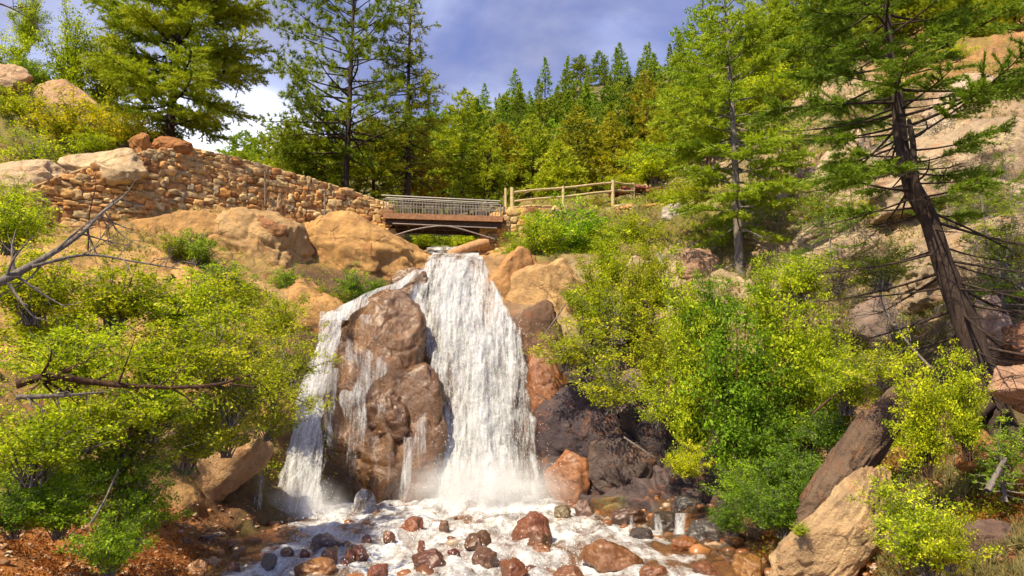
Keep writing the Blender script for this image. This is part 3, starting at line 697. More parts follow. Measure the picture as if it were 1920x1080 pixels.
add_fall(core, 0, WA, 3, 70, 260, yfix=[(a, b-.75) for a, b in Yl], bulge=.2, edge=.45, rough=.2)
# left stream: over the ledge then down
top = [(506, 770, 800, 1), (528, 742, 772, 1), (546, 690, 745, 1.1), (562, 660, 712, 1.1), (584, 612, 668, 1.1), (600, 598, 655, 1.1)]
add_fall(top, .0, WB_, 5, 40, 90, yfix=[(500, 29.2), (530, 28.2), (565, 26.9), (600, 25.9)], bulge=.1, rough=.06)
left = [(584, 598, 652, 1), (640, 588, 640, 1), (700, 566, 626, .95), (760, 552, 612, .95), (830, 536, 610, 1), (900, 518, 610, 1), (988, 500, 622, 1)]
lY = [(580, 26.0), (640, 25.2), (700, 24.6), (800, 23.6), (900, 22.7), (990, 21.9)]
add_fall(left, 0, WB_, 6, 60, 200, yfix=lY, bulge=.15)
add_fall([(a, l+6, r+16, s*.75) for a, l, r, s in left[1:]], 0, WA, 7, 60, 200, yfix=[(a, b-.25) for a, b in lY], bulge=.2, rough=.14)
# thin veils on the centre rock
for q, (rows, yy) in enumerate([
  ([(610, 640, 668, .4), (655, 640, 700, .8), (690, 636, 738, .95), (730, 632, 700, .95), (790, 636, 690, .8), (870, 640, 690, .7), (968, 640, 700, .6)], 25.1),
  ([(760, 636, 668, .5), (850, 634, 664, .35), (960, 640, 680, .5)], 24.75),
  ([(690, 612, 640, .8), (760, 606, 640, .7), (860, 604, 634, .6), (960, 606, 640, .7)], 24.9),
  ([(590, 668, 700, .9), (606, 664, 694, .8), (622, 668, 684, .5)], 25.6),
  ([(758, 700, 740, .9), (790, 706, 730, .8), (812, 708, 722, .7)], 24.9),
  ([(775, 700, 722, .4), (830, 696, 712, .8), (900, 692, 706, .7), (975, 688, 704, .6)], 24.5),
  ([(750, 770, 800, .4), (800, 776, 800, .9), (880, 770, 800, .7), (960, 764, 800, .5)], 24.6),
  ([(700, 600, 625, .5), (780, 604, 622, .9), (860, 612, 630, .6), (960, 616, 636, .6)], 24.8),
  ([(560, 640, 672, .3), (580, 634, 664, .7), (640, 628, 650, .5), (700, 628, 648, .4)], 25.7),
  ([(820, 752, 786, .9), (880, 750, 772, 1), (965, 738, 762, .8)], 24.45),
  ([(845, 722, 740, .7), (975, 718, 734, .8)], 24.6),
  ([(860, 470, 505, .5), (920, 462, 500, .75), (1005, 455, 498, .6)], 21.3)]):
    add_fall(rows, 0, WB_ if q == 0 else WT, 10+q, 30, 60, yfix=[(600, yy+.1), (700, yy), (800, yy-.45), (1000, yy-.8)] if q == 0 else [(600, yy), (1000, yy-.2)], bulge=.08, rough=.04)
sr = empty('side_trickle', P(1245, 575, 30)); sr['kind'] = 'structure'
o = fall('water_sheet', [(470, 1226, 1244, .8), (500, 1238, 1252, .9), (540, 1246, 1258, .9), (585, 1252, 1262, .8)], 0, WB_, 17, 14, 80, yfix=[(470, 31.), (585, 28.6)], bulge=.05, rough=.04)
o.parent = sr; o.matrix_parent_inverse = Matrix.Translation(-Vector(sr.location))
cr_ = empty('small_cascade', P(1270, 1000, 20)); cr_['kind'] = 'structure'
for q, (x0, x1, yt, yb) in enumerate([(1212, 1252, 964, 1002), (1254, 1300, 962, 1002), (1304, 1334, 982, 1014), (1172, 1200, 966, 994)]):
    Yc = waterY(x0, yb)+.15
    o = fall('water_sheet', [(yt, x0, x1, .8), ((yt+yb)/2, x0-1, x1+2, .8), (yb, x0-3, x1+5, .9)], 0, WB_, 30+q, 16, 24, yfix=[(yt, Yc), (yb, Yc-.25)], bulge=.05, rough=.03, edge=.4)
    o.parent = cr_; o.matrix_parent_inverse = Matrix.Translation(-Vector(cr_.location))
# bulb of spray at the foot of the centre rock: water domed over a stone
o = rock_mb(301, (.38, .35, .72), facets=2, sub=5, rough=.06, ridge=.07)
b = o.obj('spray_bulb', M['stream']); b.location = tuple(float(t) for t in P(683, 962, 23.5)); tag(b, kind='structure')
b.data.attributes['v'].data.foreach_set('value', np.full(len(b.data.vertices), 1.0, np.float32))
# upper stream coming from under the bridge
us = [(470, 790, 905, 1), (476, 788, 900, 1), (484, 795, 900, 1)]
uY = np.linspace(30.6, 46, 90); mb = MB(); n_ = 40
uu = np.linspace(0, 1, n_)
V = []
for yy in uY:
    l = np.interp(yy, [30.6, 33, 36, 40, 46], [800, 812, 800, 800, 815]); r = np.interp(yy, [30.6, 33, 36, 40, 46], [908, 900, 888, 875, 868])
    pyy = np.interp(yy, [30.6, 31.5, 34, 36, 40, 46], [489, 481, 476, 473, 466, 459])
    V.append(P(l+(r-l)*uu, pyy, yy))
V = np.array(V).reshape(-1, 3); V[:, 2] += .14*fbm(V*1.3, 4, 3)+.06*fbm(V*5, 3, 4)
i = np.arange(89)[:, None]*n_; j = np.arange(n_-1)[None]
mb.add(V, np.stack([i+j, i+j+1, i+n_+j+1, i+n_+j], -1).reshape(-1, 4), .8, True)
tag(mb.obj('upper_stream', M['stream']), kind='structure')
# flying drops at the foot and along the edges of the fall
rg = np.random.default_rng(9); mb = MB(); v0, f0 = ico(1)
n_ = 5200
px = np.concatenate([rg.normal(915, 60, n_//2), rg.normal(900, 55, n_//2)]); py = np.concatenate([950-np.abs(rg.normal(0, 42, n_//2)), rg.uniform(600, 950, n_//2)])
px = np.concatenate([px, rg.normal(568, 26, 1100), rg.uniform(520, 1100, 900)]); py = np.concatenate([py, 985-np.abs(rg.normal(0, 40, 1100)), rg.uniform(960, 1080, 900)])
for k in range(len(px)):
    if k < n_: Yq = np.interp(py[k], [a for a, b in Yl], [b for a, b in Yl])-rg.uniform(.3, 1.1)
    elif k < n_+1100: Yq = np.interp(py[k], [a for a, b in lY], [b for a, b in lY])-rg.uniform(.1, .7)
    else: Yq = waterY(px[k], py[k]) if k % 7 == 0 else Yq
    p0 = P(px[k], py[k], Yq)
    if k >= n_+1100:
        p0 = P(px[k], py[k], Yq); p0[2] = float(wz(p0[0], p0[1]))+abs(rg.normal(0, .10))+.05
    s = rg.uniform(.004, .011)
    mb.add(v0*np.array([s, s, s*rg.uniform(1, 2.2)])+p0, f0, .5, True)
m, nt, out = mat_new('spray'); p = N(nt, 'ShaderNodeBsdfPrincipled'); p.inputs['Base Color'].default_value = (.92, .93, .95, 1); p.inputs['Roughness'].default_value = .4; nt.links.new(p.outputs[0], out.inputs[0])
tag(mb.obj('spray', m), 'white water drops flying off the foot and sides of the falls', 'spray', kind='stuff')

m, nt, out = mat_new('mist'); L = nt.links; pv = N(nt, 'ShaderNodeVolumePrincipled'); pv.inputs['Color'].default_value = (.98, .98, 1, 1)
tcm = N(nt, 'ShaderNodeTexCoord').outputs['Object']; gr = N(nt, 'ShaderNodeTexGradient', gradient_type='SPHERICAL'); L.new(tcm, gr.inputs[0])
L.new(mathn(nt, 'MULTIPLY', mathn(nt, 'MULTIPLY', mathn(nt, 'POWER', gr.outputs['Fac'], 1.6), maprange(nt, noise(nt, tcm, 3.2, 4, .65, .5), .38, .62, .15, 1.6)), 2.3), pv.inputs['Density']); L.new(pv.outputs[0], out.inputs['Volume'])
for (a_, b_, Yq, rx, ry, rz_, lb) in ((912, 925, 23.9, 3.3, 1.5, 1.5, 'soft white mist where the main fall strikes the rapids'), (572, 962, 21.9, 1.6, .9, 1.2, 'soft white mist at the foot of the left stream')):
    mb = MB(); mb.add(ico(4)[0], ico(4)[1], .5, True); o = mb.obj('mist', m); o.location = tuple(float(t) for t in P(a_, b_, Yq)); o.scale = (rx, ry, rz_); tag(o, lb, 'mist', kind='stuff')
# ---------------------------------------------------------------- dry stone wall
def wall(label, top, bot, name, seed, thick=.5, cs=.23, tint=None, cop=True):
    """top/bot: (px, py, Y) polylines of the visible face"""
    rg = np.random.default_rng(seed)
    tp = np.array([P(*t) for t in top]); bt = np.array([P(b[0], b[1], b[2]) for b in bot])
    d = np.r_[0, np.cumsum(np.linalg.norm(np.diff(tp[:, :2], axis=0), axis=1))]; Ln = d[-1]
    tx = lambda s: np.array([np.interp(s, d, tp[:, k]) for k in range(3)])
    db = np.r_[0, np.cumsum(np.linalg.norm(np.diff(bt[:, :2], axis=0), axis=1))]; db *= Ln/db[-1]
    bz = lambda s: float(np.interp(s, db, bt[:, 2]))-.35
    root = empty(name, tx(0)*np.array([1, 1, 0])+np.array([0, 0, bz(0)])); tag(root, label, 'stone wall')
    core = MB(); n = 60; ss = np.linspace(0, Ln, n)
    A = [];
    for s in ss:
        p = tx(s); q = tx(min(s+.05, Ln)); q0 = tx(max(s-.05, 0)); t = (q-q0)[:2]; t /= np.linalg.norm(t); nn = np.array([t[1], -t[0], 0])
        if nn[1] > 0: nn = -nn
        f = p+nn*.05; b = p-nn*thick
        A.append([[f[0], f[1], bz(s)], [f[0], f[1], p[2]-.05], [b[0], b[1], p[2]-.05], [b[0], b[1], bz(s)]])
    A = np.array(A); i = np.arange(n-1)[:, None]*4; j = np.arange(3)[None]
    core.add(A.reshape(-1, 3), np.stack([i+j, i+4+j, i+4+j+1, i+j+1], -1).reshape(-1, 4))
    core.add(A[0], [[0, 1, 2, 3]]); core.add(A[-1], [[3, 2, 1, 0]])
    st = MB(); v0, f0 = ico(3)
    def stone(c, t, nn, w, h, dp):
        v = v0.copy()
        e = rg.uniform(3, 8); v = v/(np.abs(v)**e).sum(1, keepdims=True)**(1/e)
        a = rg.normal(0, .13); v = np.stack([v[:, 0]*math.cos(a)+v[:, 2]*math.sin(a), v[:, 1], -v[:, 0]*math.sin(a)+v[:, 2]*math.cos(a)], 1)
        v = v*np.array([w/2, dp, h/2])*(1+.26*vnoise(v*1.3+rg.uniform(0, 99), 3)[:, None]+.08*vnoise(v*5+rg.uniform(0, 99), 4)[:, None])
        W = c+v[:, :1]*np.array([t[0], t[1], 0])+v[:, 1:2]*nn+v[:, 2:]*np.array([0, 0, 1])
        st.add(W, f0, rg.random(), True)
    zmin = min(bz(s) for s in ss); zmax = tp[:, 2].max()
    z = zmin
    slope = (tx(Ln)[2]-tx(0)[2])/Ln
    rel = -6.
    # courses lie roughly level with some waviness
    while z < zmax:
        h = cs*rg.uniform(.55, 1.25); s = rg.uniform(-.2, 0)
        while s < Ln:
            w = cs*rg.uniform(.7, 2.3); sc = min(max(s+w/2, .02), Ln-.02)
            zc = z+h/2+.14*math.sin(sc*1.1+z*2)+rg.uniform(-.08, .08)
            p = tx(sc)
            if bz(sc)-.1 < zc < p[2]-h*.3:
                q = tx(min(sc+.1, Ln)); q0 = tx(max(sc-.1, 0)); t = (q-q0)[:2]; t /= np.linalg.norm(t); nn = np.array([t[1], -t[0], 0]);
                if nn[1] > 0: nn = -nn
                stone(np.array([p[0], p[1], zc]), t, nn, w*1.12, h*rg.uniform(.85, 1.5), .10+rg.uniform(0, .09))
            s += w
        z += h*.97
    if cop:
        s = 0
        while s < Ln:
            w = rg.uniform(.35, .7); sc = min(s+w/2, Ln-.01); p = tx(sc); q = tx(min(sc+.2, Ln)); q0 = tx(max(sc-.2, 0)); t3 = q-q0; t = t3[:2]/np.linalg.norm(t3[:2]); nn = np.array([t[1], -t[0], 0])
            if nn[1] > 0: nn = -nn
            v = v0/(np.abs(v0)**6).sum(1, keepdims=True)**(1/6)*np.array([w/2, thick/2+.06, .045+rg.uniform(0, .02)]); sl = t3[2]/np.linalg.norm(t3[:2])
            W = p-nn*thick/2+v[:, :1]*np.array([t[0], t[1], sl])+v[:, 1:2]*nn+v[:, 2:]*np.array([0, 0, 1])+np.array([0, 0, .01])
            st.add(W*1., f0, .9+.1*rg.random(), True); s += w*1.01
    L0 = np.array(root.location)
    for mb_, nm, mt in ((core, 'mortar', M['mortar']), (st, 'stonework', M['wallstone'])):
        mb_.v = [v-L0.astype(np.float32) for v in mb_.v]; mb_.obj(nm, mt, root)
    return root
M['mortar'] = plain_mat('mortar', (.20, .10, .045), (.34, .18, .08), .95)
m, nt, out = mat_new('wall_stones'); L = nt.links
g = N(nt, 'ShaderNodeTexCoord').outputs['Object']; n2 = noise(nt, g, 7, 6, .7); n3 = noise(nt, g, 30, 4, .7)
r_ = ramp(nt, [(0, (.22, .10, .035)), (.2, (.52, .27, .09)), (.4, (.36, .27, .14)), (.55, (.58, .34, .11)), (.7, (.33, .28, .18)), (.85, (.56, .27, .07)), (.93, (.60, .45, .22))]); r_.color_ramp.interpolation = 'LINEAR'
L.new(N(nt, 'ShaderNodeAttribute', attribute_name='v').outputs['Fac'], r_.inputs[0])
kk = ramp(nt, [(.35, (.6, .55, .5)), (.65, (1.3, 1.25, 1.2))]); L.new(n2, kk.inputs[0])
p = N(nt, 'ShaderNodeBsdfPrincipled'); L.new(mixc(nt, r_.outputs[0], kk.outputs[0], 1., 'MULTIPLY'), p.inputs['Base Color']); p.inputs['Roughness'].default_value = .9
L.new(bump(nt, mathn(nt, 'ADD', n2, mathn(nt, 'MULTIPLY', n3, .5)), .7, .04), p.inputs['Normal']); L.new(p.outputs[0], out.inputs[0]); M['wallstone'] = m
wall('long rubble stone wall rising leftwards from the footbridge', 
     [(60, 352, 26.9), (118, 330, 27.6), (200, 304, 28.3), (280, 284, 29.2), (355, 278, 30.4), (424, 292, 31.4), (500, 312, 32.6), (578, 335, 33.8), (655, 358, 35), (720, 380, 36)],
     [(60, 425, 26.9), (118, 425, 27.6), (200, 425, 28.3), (280, 415, 29.2), (355, 400, 30.4), (424, 392, 31.4), (500, 402, 32.6), (578, 425, 33.8), (655, 432, 35), (722, 450, 36)], 'stone_wall', 4)
wall('square orange stone pier ending the long wall at the bridge', [(702, 381, 35.7), (733, 386, 35.85)], [(702, 445, 35.7), (733, 447, 35.85)], 'stone_pier', 5, .7, .3)
wall('orange stone abutment under the right end of the bridge', [(903, 416, 36.2), (938, 392, 35.9), (1000, 386, 36.2), (1060, 388, 37)], [(903, 472, 36.2), (938, 478, 35.9), (1000, 440, 36.2), (1060, 420, 37)], 'stone_abutment', 6, .9, .28)
wall('low reddish retaining wall on the bank right of the fence', [(1155, 386, 37.5), (1240, 380, 37.8)], [(1155, 404, 37.5), (1240, 402, 37.8)], 'retaining_wall', 7, .4, .16, cop=False)
# ---------------------------------------------------------------- footbridge
M['iron'] = plain_mat('weathered_iron', (.12, .09, .08), (.26, .21, .18), .55, .3, 20)
M['galv'] = plain_mat('galvanised_rail', (.34, .32, .28), (.5, .47, .42), .45, .4, 20)
M['timber'] = plain_mat('brown_timber', (.16, .07, .03), (.30, .14, .06), .8, 0, 9)
M['post'] = plain_mat('pale_timber', (.36, .27, .13), (.55, .43, .22), .8, 0, 9)
M['darktimber'] = plain_mat('dark_timber', (.04, .022, .015), (.09, .05, .03), .85, 0, 9)
br = empty('footbridge', P(830, 415, 36)); L0 = np.array(br.location)
tag(br, 'iron railed timber footbridge crossing above the lip of the falls', 'footbridge')
def bp(px, py, Y): return P(px, py, Y)-L0
def rail(x0, x1, yt, yb, ym, Y, n):
    # yt/yb/ym: (left py, right py)
    rt = bpy.data.objects.new('railing', None); col.objects.link(rt); rt.parent = br
    a, b = MB(), MB(); w = lambda t, y: bp(x0+(x1-x0)*t, y[0]+(y[1]-y[0])*t, Y+.3*0)
    bar(a, w(-.02, yt), w(1, yt), .028); 
    y2 = (yt[0]+7, yt[1]+7)
    bar(a, w(0, y2), w(1, y2), .014); bar(a, w(0, yb), w(1, yb), .022); bar(a, w(0, ym), w(1, ym), .010)
    for k in range(n+1):
        t = k/n; bar(b, w(t, y2), w(t, yb), .036 if k % 7 == 0 else .019, 5)
    a.obj('rail', M['galv'], rt); b.obj('balusters', M['iron'], rt)
rail(719, 939, (366, 377), (406, 413), (384, 393), 35.2, 42)
rail(728, 935, (371, 381), (406, 412), (388, 396), 37.2, 35)
mb = MB()
c = (bp(735, 411, 36.2)+bp(934, 415, 36.2))/2; Wd = float((bp(934, 415, 36.2)-bp(735, 411, 36.2))[0])
sl = float(math.atan2((bp(735, 411, 36.2)-bp(934, 417, 36.2))[2], Wd))
box(mb, c+np.array([0, 0, -.03]), (Wd+.6, 2.1, .09), 0, sl); mb.obj('deck', M['timber'], br)
mb = MB(); box(mb, c+np.array([0, -1.08, -.17]), (Wd+.5, .09, .24), 0, sl); mb.obj('fascia_beam', M['timber'], br)
mb = MB()
for dy in (-.8, 0, .8): box(mb, c+np.array([0, dy, -.32]), (Wd+.4, .14, .42), 0, sl)
for k in range(9): box(mb, c+np.array([-Wd/2+Wd*(k+.5)/9, 0, -.36]), (.08, 1.7, .2), 0, sl)
mb.obj('deck_joists', M['darktimber'], br)
for Ys in (35.0, 37.2):
    mb = MB(); bar(mb, bp(736, 419, Ys), bp(932, 428, Ys), .035)
    a_ = catmull([bp(735, 443, Ys), bp(775, 431, Ys), bp(820, 424, Ys), bp(850, 426, Ys), bp(890, 437, Ys), bp(928, 449, Ys)], 24); tube(mb, a_, .038, 8)
    mb.obj('arch_brace', M['iron'], br)
# ---------------------------------------------------------------- timber fence right of the bridge
fe = empty('rail_fence', P(960, 390, 36.4)); L0 = np.array(fe.location); tag(fe, 'pale timber post and rail fence climbing right from the bridge', 'fence')
def fpst(px, yt, yb, Y, r=.085):
    mb = MB(); tube(mb, np.array([bp(px, yb+14, Y), bp(px, (yt+yb)/2, Y), bp(px, yt, Y)]), r, 10, rough=.06); mb.obj('post', M['post'], fe)
L0 = np.array(fe.location)
for a in ((948, 353, 392, 36.6, .07), (960, 352, 394, 36.2, .10), (1149, 338, 374, 38.5, .10), (1188, 343, 366, 40, .07), (1056, 349, 385, 37.3, .08)): fpst(*a)
for (a, b) in (((960, 361, 36.2), (1149, 343, 38.5)), ((960, 378, 36.2), (1149, 359, 38.5)), ((1149, 342, 38.5), (1188, 347, 40)), ((1149, 357, 38.5), (1188, 359, 40))):
    mb = MB(); q0, q1 = bp(*a), bp(*b); tube(mb, np.linspace(q0, q1, 10)+np.c_[np.zeros(10), np.zeros(10), .02*np.sin(np.arange(10))], .062, 8, rough=.1); mb.obj('rail', M['post'], fe)
# thin iron rods against the wall
for (px, y0, y1, Y, lb) in ((497, 322, 378, 32.2, 'thin rusty iron rod upright against the wall, nearer the middle'), (609, 360, 408, 34, 'thin rusty iron rod upright against the wall, nearer the bridge'), (944, 366, 392, 35.9, 'short dark iron post at the right end of the bridge')):
    a = P(px, y1+6, Y-.1); mb = MB(); bar(mb, (0, 0, 0), P(px, y0, Y-.1)-a, .035, 6); o = mb.obj('iron_rod', M['iron']); o.location = tuple(a); tag(o, lb, 'iron rod')
# log jammed under the bridge
mb = MB(); a = P(838, 480, 33.8); b = P(912, 456, 35.2); tube(mb, catmull([a-a, (b-a)*.5+np.array([0, 0, .05]), b-a], 14), np.linspace(.20, .27, 14), 12, rough=.15)
o = mb.obj('driftwood_log', plain_mat('driftwood', (.34, .16, .07), (.52, .29, .13), .8)); o.location = tuple(a); tag(o, 'orange brown log lying slantwise under the right end of the bridge', 'log')
# debris pile by the fence
mb = MB(); rg = np.random.default_rng(3)
for k in range(70):
    s = rg.uniform(.08, .26); v = ico(1)[0]*np.array([s*1.6, s, s*.6])*(1+.25*vnoise(ico(1)[0]*2+k, k)[:, None])
    x = rg.uniform(-1.6, 1.4); mb.add(v+np.array([x, rg.uniform(-.5, .5), rg.uniform(0, .55)*(1-abs(x)/1.8)]), ico(1)[1], rg.random())
o = mb.obj('rubble_pile', plain_mat('red_rubble', (.12, .03, .02), (.30, .10, .06), .9)); o.location = tuple(P(1200, 364, 41)); tag(o, 'pile of dark red rubble beyond the end of the timber fence', 'rubble')
# ================================================================ vegetation
def unit(v): return v/(np.linalg.norm(v, axis=-1, keepdims=True)+1e-9)
def leaves(mb, pos, size, rg, up=.5, tone=None, asp=.55):
    n = len(pos)
    nr = unit(rg.normal(size=(n, 3))+np.array([0, 0, up*2])); d = unit(np.cross(nr, rg.normal(size=(n, 3)))); s = np.cross(nr, d)
    L = (size*rg.uniform(.6, 1.25, n))[:, None]
    b = pos; t = pos+d*L; m = pos+d*L*.45
    l = m+s*L*asp*.5+nr*L*.10; r = m-s*L*asp*.5+nr*L*.10
    v = np.stack([b, r, t, l], 1).reshape(-1, 3)
    k = np.arange(n)[:, None]*4
    f = np.concatenate([k+np.array([[0, 1, 2]]), k+np.array([[0, 2, 3]])])
    a = rg.random(n)*.55+.25 if tone is None else np.clip(tone+rg.normal(0, .16, n), 0, 1)
    mb.add(v, f, np.repeat(a, 4))
def needles(mb, pos, dr, ln, wd, k, spread, rg, tone=.5, upb=.15):
    n = len(pos); pos = np.repeat(pos, k, 0); dr = np.repeat(dr, k, 0)
    d = unit(dr+rg.normal(size=pos.shape)*spread+np.array([0, 0, upb])); L = ln*rg.uniform(.6, 1.15, len(pos))[:, None]
    s = unit(np.cross(d, rg.normal(size=d.shape)))*wd/2
    v = np.stack([pos-s, pos+s, pos+d*L], 1).reshape(-1, 3)
    f = np.arange(len(pos)*3).reshape(-1, 3)
    a = np.clip(np.repeat(np.broadcast_to(tone, (n,)), k)+rg.normal(0, .13, len(pos)), 0, 1)
    mb.add(v, f, np.repeat(a, 3))

def conifer(H, Rr, seed, crown0=.15, nb=90, up=.0, upt=.5, droop=.25, nl=.13, nw=.012, k=7, tw=.34, tstep=.11, prof=1., trunk=.2, bare=0, flat=.25, path=None, spread=.55, tufts=False, tone=.5, nsides=10, irregular=.3, side=0, bmin=.25):
    """returns trunk MB (with limbs) and crown MB, base at origin"""
    rg = np.random.default_rng(seed); tb, cb = MB(), MB()
    n = 26; z = np.linspace(0, H, n)
    if path is None:
        wv = rg.normal(0, 1, 3)*H*.004
        pts = np.stack([wv[0]*np.sin(z/H*5+seed), wv[1]*np.sin(z/H*4+2), z], 1)
    else: pts = catmull(path, n); 
    tr = trunk*(1-np.linspace(0, 1, n)*.93)**.9
    tr[0] *= 1.35; tr[1] *= 1.1
    tube(tb, pts, tr, nsides, rough=.12)
    D = np.r_[0, np.cumsum(np.linalg.norm(np.diff(pts, axis=0), axis=1))]; D /= D[-1]
    def tp(t): return np.array([np.interp(t, D, pts[:, j]) for j in range(3)])
    for b in range(nb+bare):
        isbare = b >= nb
        if isbare: t = rg.uniform(crown0*.25, min(1, crown0+.25))
        else:
            u = (b+rg.random())/nb; t = crown0+(1-crown0)*u**.9
        tt_ = (t-crown0)/(1-crown0) if not isbare else .1
        # profile: widest low, pointed at the top
        pr = np.interp(tt_, [0, .12, .35, .7, 1], [.75, 1, .88*prof**.3, .52*prof, .06])
        Lb = Rr*pr*rg.uniform(1-irregular, 1+irregular*.4)*(.95 if isbare else 1)
        az = b*2.39996+rg.normal(0, .35)
        if side: az = az+side*.5*math.sin(az)
        el = up+(upt-up)*tt_+rg.normal(0, .10)-(.28 if isbare else 0)
        p0 = tp(t); m = 7; s = np.linspace(0, 1, m)
        rad = np.array([math.cos(az), math.sin(az), 0]); out_ = s*Lb*math.cos(el); zz = s*Lb*math.sin(el)-droop*Lb*s*(1-.75*s)*1.2
        lat = np.array([-rad[1], rad[0], 0]); wob = rg.normal(0, .05)*Lb*np.sin(s*3)
        bp_ = p0+rad*out_[:, None]+lat*wob[:, None]+np.array([0, 0, 1.])*zz[:, None]
        r0 = min(np.interp(t, D, tr)*.5, .012+.014*Lb*(1 if H > 3 else .6))
        tube(tb, bp_, np.linspace(r0, r0*.2, m), 5)
        nt_ = max(3, int(Lb/tstep*(.6 if isbare else 1)))
        st = rg.uniform(bmin, 1, nt_); 
        q = np.stack([np.interp(st, s, bp_[:, j]) for j in range(3)], 1)
        sg = rg.choice([-1, 1], nt_)[:, None]
        ax = unit(bp_[-1]-bp_[0])
        td = unit(lat*sg*rg.uniform(.5, 1.1, nt_)[:, None]+ax*rg.uniform(.35, 1., nt_)[:, None]+rg.normal(0, flat, (nt_, 3)))
        tl = Lb*tw*(1.05-st*.55)*rg.uniform(.5, 1.2, nt_)
        if isbare:
            for a in range(0, nt_, 2): tube(tb, np.array([q[a], q[a]+td[a]*tl[a]*.5+rg.normal(0, .03, 3), q[a]+td[a]*tl[a]]), [.006, .005, .002], 3)
            continue
        # limb twigs as slim triangles
        sdv = unit(np.cross(td, np.array([0, 0, 1.])))*.006
        tb.add(np.stack([q-sdv, q+sdv, q+td*tl[:, None]], 1).reshape(-1, 3), np.arange(nt_*3).reshape(-1, 3))
        bt = tone+rg.normal(0, .10)
        if tufts:
            pp = q+td*tl[:, None]*rg.uniform(.55, 1, nt_)[:, None]; dd = unit(td+np.array([0, 0, .5])); 
            needles(cb, pp, dd, nl, nw, k, spread, rg, bt+rg.normal(0, .1, nt_), .25)
        else:
            nn = np.maximum(1, (tl/(nl*.55)).astype(int)); idx = np.repeat(np.arange(nt_), nn)
            fr = np.concatenate([(np.arange(c)+rg.random())/c for c in nn])
            pp = q[idx]+td[idx]*(tl[idx]*fr)[:, None]-np.array([0, 0, 1.])*(.10*tl[idx]*fr**2)[:, None]
            needles(cb, pp, td[idx], nl, nw, k, spread, rg, bt+.12*fr, .12)
    return tb, cb
def tree_obj(name, tb, cb, bark, nd, loc, label, cat, group=None, c=(1, 1, 1), rz=0, s=1):
    root = empty(name, loc, rz, s); tag(root, label, cat, group)
    tb.obj('trunk', bark, root); cb.obj('crown', nd, root, color=c)
    return root
def put(proto, loc, rz, s, label, group=None, c=None, used=set()):
    o = proto if proto.name not in used else copy_tree(proto)
    used.add(proto.name); used.add(o.name)
    o.location = tuple(float(t) for t in loc); o.rotation_euler = (0, 0, rz); o.scale = (s,)*3 if np.isscalar(s) else tuple(s)
    o['label'] = label
    if group: o['group'] = group
    elif 'group' in o: del o['group']
    if c:
        for ch in o.children:
            if ch.name.startswith(('crown', 'foliage')): ch.color = (*c, 1)
    return o

# ---- forest on the far hill
def far_kind(seed, H, Rr, tone, prof, nb=62, name='pine_tree'):
    tb, cb = conifer(H, Rr, seed, crown0=.10, nb=nb, up=-.05, upt=.6, droop=.12, nl=.5, nw=.17, k=6, tw=.46, tstep=.24, prof=prof, trunk=.13, tone=tone, nsides=5, spread=.7, irregular=.35)
    return tree_obj(name, tb, cb, M['bark'], M['needle'], (0, 0, -99), 'x', 'pine tree')
FK = [far_kind(401, 9, 2.4, .45, .9), far_kind(402, 8, 2.7, .55, 1.4), far_kind(403, 10, 2.6, .42, 1.0), far_kind(404, 7, 2.7, .62, 1.6), far_kind(405, 9, 2.0, .40, .8), far_kind(406, 8, 3.0, .6, 1.5)]
FL = 'one of the many green conifers covering the hillside behind the bridge'
rg = np.random.default_rng(77); cnt = 0
cand = []
for y in np.arange(60, 127, 4.3):
    for x in np.arange(-60, 90, 3.0+.014*y):
        xx = x+rg.uniform(-1.4, 1.4); yy = y+rg.uniform(-1.8, 1.8); z = float(fz(xx, yy)); a, b = proj(np.array([xx, yy, z]))
        if (420 < a < 1400 and b > -20) and not (a < 720 and yy < 95) and not (a > 1290 and yy > 90): cand.append((xx, yy, z, a, b))
st_ = max(1., len(cand)/296.)
cand = [cand[int(i*st_)] for i in range(int(len(cand)/st_))]
for (xx, yy, z, a, b) in cand:
    k = rg.integers(6); s = rg.uniform(.44, .92)*np.interp(yy, [60, 125], [1.1, .86])
    br_ = rg.uniform(.5, 1.08); warm = rg.uniform(.78, 1.06)
    if b < 230 and rg.random() < .6: k = rg.choice([0, 2, 4])
    put(FK[k], (xx, yy, z-.3), rg.uniform(0, 6.3), (s*rg.uniform(.85, 1.1),)*2+(s*1.08,), FL, 'conifers covering the far hillside', (br_*warm, br_*1.05, br_*.8))
    cnt += 1
print('forest trees', cnt)

